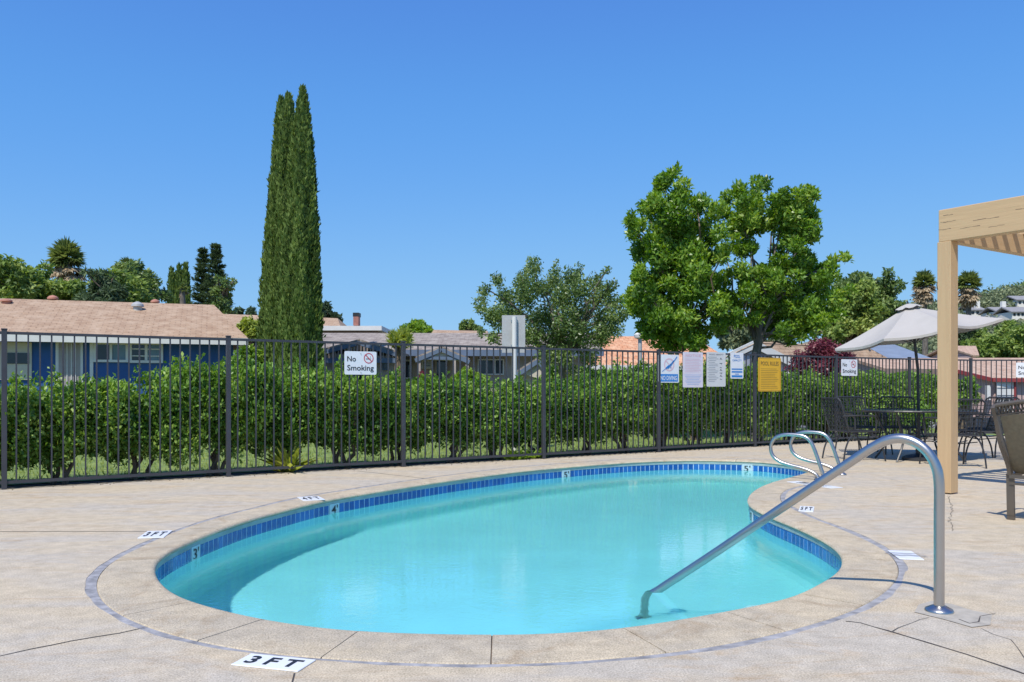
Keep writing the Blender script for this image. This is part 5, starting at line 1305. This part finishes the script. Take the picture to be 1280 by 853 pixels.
# far houses in the centre
def slab_house(name, label, x0, x1, yr0, yr1, ye0, ye1, Y, dep, roofm, wallm, fascia=None, cat='house', skew=0, hip=(0, 0)):
    """house whose ridge runs from (x0,yr0) to (x1,yr1) at depth Y+dep/2 and whose eave is at (.., ye) at depth Y"""
    Ym = Y + dep/2; r0, r1 = P(x0+hip[0], yr0, Ym), P(x1-hip[1], yr1, Ym); e0, e1 = P(x0, ye0, Y), P(x1, ye1, Y)
    if not hip[0]: e0.x = r0.x
    if not hip[1]: e1.x = r1.x
    g0 = gz(e0.x, Y) - .1; root = thing(name, ((e0.x+e1.x)/2, Y, g0), label, cat)
    b0, b1 = Vector((e0.x, Y+dep, e0.z)), Vector((e1.x, Y+dep, e1.z))
    plane_uv('roof', [e0, e1, r1, r0], roofm, root); plane_uv('roof', [b1, b0, r0, r1], roofm, root)
    i_ = .35; wt = min(e0.z, e1.z) - .04
    b = MB(); b.box(((e0.x+e1.x)/2, Ym, (g0+wt)/2), (e1.x-e0.x-2*i_, dep-2*i_, wt-g0)); b.build('wall', wallm, root)
    for e_, r_, bb, s_, h_ in ((e0, r0, b0, 1, hip[0]), (e1, r1, b1, -1, hip[1])):
        if h_: plane_uv('roof', [bb, e_, r_] if s_ > 0 else [e_, bb, r_], roofm, root)
        else:
            o_ = Vector((s_*i_, 0, -.12)); b = MB(); b.poly([e_ + o_ + Vector((0, i_, 0)), bb + o_ - Vector((0, i_, 0)), r_ + o_], .05); b.build('gable_wall', wallm, root)
    if fascia: b = MB(); b.bar(e0 - Vector((0, .02, .1)), e1 - Vector((0, .02, .1)), .04, .2); b.build('fascia', fascia, root)
    return root
slab_house('tan_house', 'tan roofed house showing on both sides of the cypresses', 262, 432, 392, 398, 424, 426, 42, 9, M['roof_tan'], M['cream'], M['whitepaint'], hip=(0, 10))
root = thing('flat_roofed_house', P(437, 483, 37) + Vector((0, 0, -1.2)), 'house with a flat white roof edge and a brick chimney', 'house')
box_px('wall', 396, 470, 413.5, 480, 37, 6, M['brownwall'], root, .4); box_px('roof', 390, 477, 407.5, 413.2, 37, 7, M['whitepaint'], root)
ch = box_px('chimney', 441.5, 448, 396, 407, 38, .45, M['brick'], root); box_px('chimney_cap', 441, 448.6, 391, 395.9, 38, .5, M['black'], ch)
Hc = House('white_gable_house', 'small cream gable with a dark edge far behind the grey-brown roof', (P(476, 0, 39).x, 39.2), 0.0, .9, 3, 3.3, M['cream'], cat='house')
gable(Hc, 470, 480, 494, 419, 409.5, 421, 39, 3.2, M['cream'], M['brownwall'], M['roof_tan'])
slab_house('distant_house', 'pale roof seen above the middle of the grey-brown roof', 542, 610, 412.5, 414, 424, 425, 46, 7, M['roof_tan'], M['cream'])
slab_house('orange_house', 'wide house with an orange tiled roof behind the sparse tree', 694, 926, 420, 421, 456, 458, 36, 8, M['roof_orange'], M['cream'], M['whitepaint'], hip=(8, 60))
# white-edged gable house by the yellow sign
Hw = thing('gable_house', P(944, 483, 28) + Vector((0, 0, -1.2)), 'house with white gable edges and a tan roof behind the yellow sign', 'house')
a, p, c = P(893, 451, 28), P(944, 427, 28.6), P(996, 453, 29.2); ex = Vector((.80, .60, 0))*7
plane_uv('roof', [c, c + ex, p + ex, p], M['roof_tan'], Hw, .08); plane_uv('roof', [a + ex, a, p, p + ex], M['roof_tan'], Hw, .08)
for q in (a, c): b = MB(); b.bar(q - Vector((.02, .03, .10)), p - Vector((.02, .03, .10)), .05, .26); b.build('barge_board', M['whitepaint'], Hw)
i_ = Vector((.18, .14, 0)); aa, cc, pp_ = a + i_*1.5 + Vector((.25, 0, -.12)), c + i_*1.5 + Vector((-.25, 0, -.12)), p + i_*1.5 - Vector((0, 0, .14))
gnd = -1.0
b = MB(); b.poly([aa, Vector((aa.x, aa.y, gnd)), Vector((cc.x, cc.y, gnd)), cc, pp_], .1); b.build('wall', M['shadegrey'], Hw)
b = MB(); b.poly([cc, Vector((cc.x, cc.y, gnd)), Vector((cc.x, cc.y, gnd)) + ex*.95, cc + ex*.95], .1); b.build('side_wall', M['shadegrey'], Hw)
b = MB(); q = P(980, 0, 28.9); b.box((q.x, q.y, .3), (.28, .28, 2.6)); b.build('porch_column', M['whitepaint'], Hw)
# roofs right of the purple bush
slab_house('slate_roofed_house', 'slate-blue roof just below the umbrella canopy', 1050, 1162, 430.5, 431, 448, 448, 36, 7, M['roof_blue'], M['shadegrey'], M['whitepaint'], hip=(34, 46))
slab_house('distant_pink_house', 'small pink roof right of the pergola post below the hillside', 1180, 1224, 432.5, 432.5, 444, 444, 52, 7, M['roof_pink'], M['pinkwall'], hip=(0, 4))
slab_house('long_pink_house', 'long low building with a pink tiled roof behind the hedge', 1064, 1212, 447.8, 447.8, 461, 462, 27, 5.5, M['roof_pink'], M['shadegrey'], M['brownwall'])
Hr = thing('pink_house', P(1250, 483, 25) + Vector((0, 0, -1.75)), 'pink house with dark red roof edge and a white garage door at the right edge', 'house')
r0, r1 = P(1196, 447.5, 28), P(1320, 447.5, 28); e0, em, e1 = P(1196, 462, 25.8), P(1240, 472.5, 24.6), P(1322, 473.5, 24.4)
plane_uv('roof', [e0, em, P(1240, 447.6, 28), r0], M['roof_pink'], Hr, .08); plane_uv('roof', [em, e1, r1, P(1240, 447.6, 28)], M['roof_pink'], Hr, .08)
bk = Vector((0, 5.5, -.9)); plane_uv('roof', [r1 + bk, r0 + bk, r0, r1], M['roof_pink'], Hr, .08)
for q, w_ in ((e0, em), (em, e1)): b = MB(); b.bar(q - Vector((0, .03, .06)), w_ - Vector((0, .03, .06)), .05, .11); b.build('fascia', M['redtrim'], Hr)
b = MB(); b.poly([P(1199, 465, 25.85), P(1199, 522, 25.85), P(1243, 522, 24.75), P(1243, 474.5, 24.75)], .1); b.build('wall', M['pinkwall'], Hr)
b = MB(); b.poly([P(1243, 474.5, 24.75), P(1243, 522, 24.75), P(1322, 522, 24.6), P(1322, 475.5, 24.6)], .1); b.build('wall', M['pinkwall'], Hr)
dr = box_px('garage_door', 1246, 1268, 477, 517, 24.60, .05, M['whitepaint'], Hr); box_px('door_frame', 1268.3, 1270.5, 476.5, 517, 24.56, .08, M['redtrim'], Hr)
b = MB()
for i in range(1, 4): pz = P(0, 476 + 9*i, 25.1).z; b.box((P(1257, 0, 24.6).x, 24.59, pz), (.5, .012, .012))
b.build('panel_groove', M['inkgrey'], dr)
box_px('meter_box', 1233, 1238, 482, 500, 24.75, .12, M['whitepaint'], Hr, -.05)

# parked car at the right edge, nose to the left
M['carpaint'] = mat('blue_grey_car_paint', (.16, .22, .27), .25, .5, var=0); M['tyre'] = M['rubber']
def car(loc, ang, label):
    root = thing('parked_car', (0, 0, 0), label, 'car')
    sec = [(-2.2, .35, .58, .70), (-2.05, .28, .72, .80), (-1.2, .25, .86, .86), (-.75, .25, .92, .88), (.0, .25, .95, .89), (1.3, .25, .95, .88), (2.0, .28, .92, .84), (2.2, .38, .80, .74)]
    b = MB(); 
    for x, z0, z1, w_ in sec: b.v += [(x, -w_*.96, z0), (x, -w_, (z0+z1)/2), (x, -w_*.93, z1), (x, w_*.93, z1), (x, w_, (z0+z1)/2), (x, w_*.96, z0)]
    for i in range(len(sec)-1):
        for j in range(6): b.f.append((i*6+j, i*6+(j+1) % 6, (i+1)*6+(j+1) % 6, (i+1)*6+j)); b.m.append(0)
    b.f += [(0, 1, 2, 3, 4, 5), tuple(range(len(sec)*6-1, len(sec)*6-7, -1))]; b.m += [0, 0]
    b.build('body', M['carpaint'], root, smooth=True, bevel=.02)
    b = MB(); ro = [(-.15, 1.40, .58), (.35, 1.45, .60), (.95, 1.42, .58)]
    for x, z, w_ in ro: b.v += [(x, -w_, z), (x, w_, z), (x, w_, z-.04), (x, -w_, z-.04)]
    for i in range(2):
        for j in range(4): b.f.append((i*4+j, i*4+(j+1) % 4, (i+1)*4+(j+1) % 4, (i+1)*4+j)); b.m.append(0)
    b.f += [(3, 2, 1, 0), (8, 9, 10, 11)]; b.m += [0, 0]; b.build('roof', M['carpaint'], root, bevel=.01)
    g = M['darkglass']
    b = MB(); b.poly([(-.95, -.76, .90), (-.95, .76, .90), (-.15, .57, 1.38), (-.15, -.57, 1.38)], .01); b.build('windscreen', g, root)
    b = MB(); b.poly([(1.65, .74, .94), (1.65, -.74, .94), (.95, -.57, 1.38), (.95, .57, 1.38)], .01); b.build('rear_window', g, root)
    for s_ in (-1, 1):
        b = MB(); b.poly([(-.90, s_*.80, .92), (1.6, s_*.80, .94), (.95, s_*.585, 1.38), (-.12, s_*.585, 1.38)], .01); b.build('side_window', g, root)
        for q in (((-.95, s_*.80, .90), (-.13, s_*.59, 1.41)), ((.35, s_*.82, .93), (.35, s_*.61, 1.41)), ((1.65, s_*.78, .94), (.95, s_*.59, 1.41))): b = MB(); b.bar(q[0], q[1], .05); b.build('pillar', M['carpaint'], root)
        for x in (-1.4, 1.35):
            b = MB(); b.tube([(x, s_*.72, .32), (x, s_*.90, .32)], .32, 18); w_ = b.build('wheel', M['tyre'], root); b = MB(); b.tube([(x, s_*.895, .32), (x, s_*.908, .32)], .19, 14); b.build('rim', M['steel'], w_)
        b = MB(); b.box((-2.12, s_*.56, .66), (.12, .28, .11)); b.build('headlight', M['white'], root)
        b = MB(); b.box((-.72, s_*.95, .98), (.12, .14, .10)); b.build('mirror', M['carpaint'], root)
    root.location = loc; root.rotation_euler = (0, 0, ang)
car((14.95, 22.9, gz(14.95, 22.9)), .06, 'blue-grey car parked in front of the white garage door')

# hillside on the right with houses
def hill_h(x, y):
    if y < 90: return -6
    xi = x/ y * F + CX
    crest = np.interp(xi, [700, 950, 1060, 1120, 1180, 1210, 1240, 1280, 1350, 1500, 1900], [470, 445, 416, 398, 398, 394, 386, 380, 372, 355, 345])
    zc = CAMZ + (HY-crest)*300/F; t = max(0, min(1, (y-90)/210)); t = t*t*(3-2*t)
    return -3 + (zc+3)*t if y <= 300 else zc*(1 - .0008*(y-300))
hx = np.linspace(-20, 420, 56); hy = np.concatenate([np.linspace(84, 320, 34), np.linspace(350, 700, 6)])
b = MB(); b.v = [(x, y, hill_h(x, y)) for y in hy for x in hx]; nx = len(hx); b.f = [(j*nx+i, j*nx+i+1, (j+1)*nx+i+1, (j+1)*nx+i) for j in range(len(hy)-1) for i in range(nx-1)]; b.m = [0]*len(b.f)
M['hillground'] = mat('dry_hill', (.26, .22, .13), .95, var=.3, scale=.06, col2=(.11, .13, .06))
b.build('hill', M['hillground'], kind='structure', smooth=True)
def on_hill(xi, yi):                  # depth at which the hillside is seen at photo pixel (xi, yi)
    best = min(np.arange(110, 300, 2.0), key=lambda y: abs(HY - (hill_h((xi-CX)*y/F, y)-CAMZ)*F/y - yi)); return float(best)
HH = [(1213, 1231, 383, 387.5, 397, 'white hillside house just right of the palm and pergola post'), (1247, 1264, 384, 389.5, 397, 'white hillside house with a bright flank, middle of the row'),
      (1265.5, 1296, 384, 390, 399, 'white hillside house lowest at the right edge'), (1272, 1300, 370, 375, 384, 'white hillside house highest at the right edge'), (1112, 1128, 382, 385.5, 393, 'small far house just left of the umbrella top')]
HH = [(h, on_hill((h[0]+h[1])/2, h[4])) for h in HH]
cl = []
for _ in range(1300):
    y = random.uniform(100, 305); xi = random.uniform(1090, 1330); x = (xi-CX)*y/F; h = hill_h(x, y); r_ = random.uniform(1.6, 4.2)*(.6 + .4*y/300)
    if any(H_[0]-3 < xi + s_*r_*F/y and xi + s_*r_*F/y < H_[1]+3 and y < Yh + 11 and HY - (h + r_*1.5 - CAMZ)*F/y < H_[4]-1 and HY - (h-CAMZ)*F/y > H_[2]-14 for H_, Yh in HH for s_ in (-1, 0, 1)):
        r_ *= .35
        if any(H_[0]-2 < xi < H_[1]+2 and y < Yh + 11 and HY - (h + r_*1.5 - CAMZ)*F/y < H_[4] and HY - (h-CAMZ)*F/y > H_[2]-10 for H_, Yh in HH): continue
    cl.append((x, y, h + r_*.4, r_*1.1, r_*1.1, r_*random.uniform(.8, 1.2)))
a = scatter(cl, 80000, .9, shell=.55, up=.5, jit=.6, aspect=.6, clumptint=.24)
o = link('hillside_scrub', leaf_mesh('hillside_scrub', *a, LF['hill'])); tag(o, 'mass of dull green scrub and trees covering the far hillside', 'trees', kind='stuff')
cl = []
for xi in np.arange(1090, 1335, 3.2):
    y = random.uniform(297, 308); x = (xi-CX)*y/F; r_ = random.uniform(2.2, 4.6) if xi > 1215 else random.uniform(1.5, 3); cl.append((x, y, hill_h(x, y) + r_*.7, r_, r_, r_*1.15))
a = scatter(cl, 12000, 1.1, shell=.5, up=.5, jit=.6, aspect=.6, clumptint=.2)
o = link('ridge_trees', leaf_mesh('ridge_trees', *a, LF['grey'])); tag(o, 'dark line of trees along the top of the hill', 'trees', kind='stuff')
M['farwhite'] = mat('far_white_wall', (.78, .75, .68), .8, var=.04)
def hill_house(x0, x1, yr, ye, yb, Y, label):
    a, c = P(x0, ye, Y), P(x1, yb, Y); root = thing('hillside_house', ((a.x+c.x)/2, Y, c.z), label, 'house', 'white houses on the hillside')
    b = MB(); b.box(((a.x+c.x)/2, Y+4, (a.z+c.z)/2 - 2), (c.x-a.x, 8, a.z-c.z+4)); b.build('wall', M['farwhite'], root)
    zr = P(0, yr, Y+4).z; o_ = .5
    pts = [Vector((a.x-o_, Y-o_, a.z)), Vector((c.x+o_, Y-o_, a.z)), Vector((c.x+o_, Y+4, zr)), Vector((a.x-o_, Y+4, zr))]
    plane_uv('roof', pts, M['roof_greyfar'], root, .3); plane_uv('roof', [Vector((c.x+o_, Y+8.5, a.z)), Vector((a.x-o_, Y+8.5, a.z)), pts[3], pts[2]], M['roof_greyfar'], root, .3)
    k = max(2, int((x1-x0)/5)); h_ = a.z - c.z
    for i in range(k):
        u = a.x + (c.x-a.x)*(i+.5)/k
        for v in ((.62,) if h_ < 3 else (.72, .28)):
            b = MB(); b.box((u, Y-.03, c.z + h_*v), ((c.x-a.x)/k*.55, .1, h_*.22 if h_ >= 3 else h_*.35)); b.build('window', M['darkglass'], root)
    b = MB(); b.box((c.x - 1.0, Y+2, zr+.2), (1.0, 1.0, 2.2)); b.build('chimney', M['farwhite'], root)
for h_, Yh in HH: hill_house(*h_[:5], Yh, h_[5])
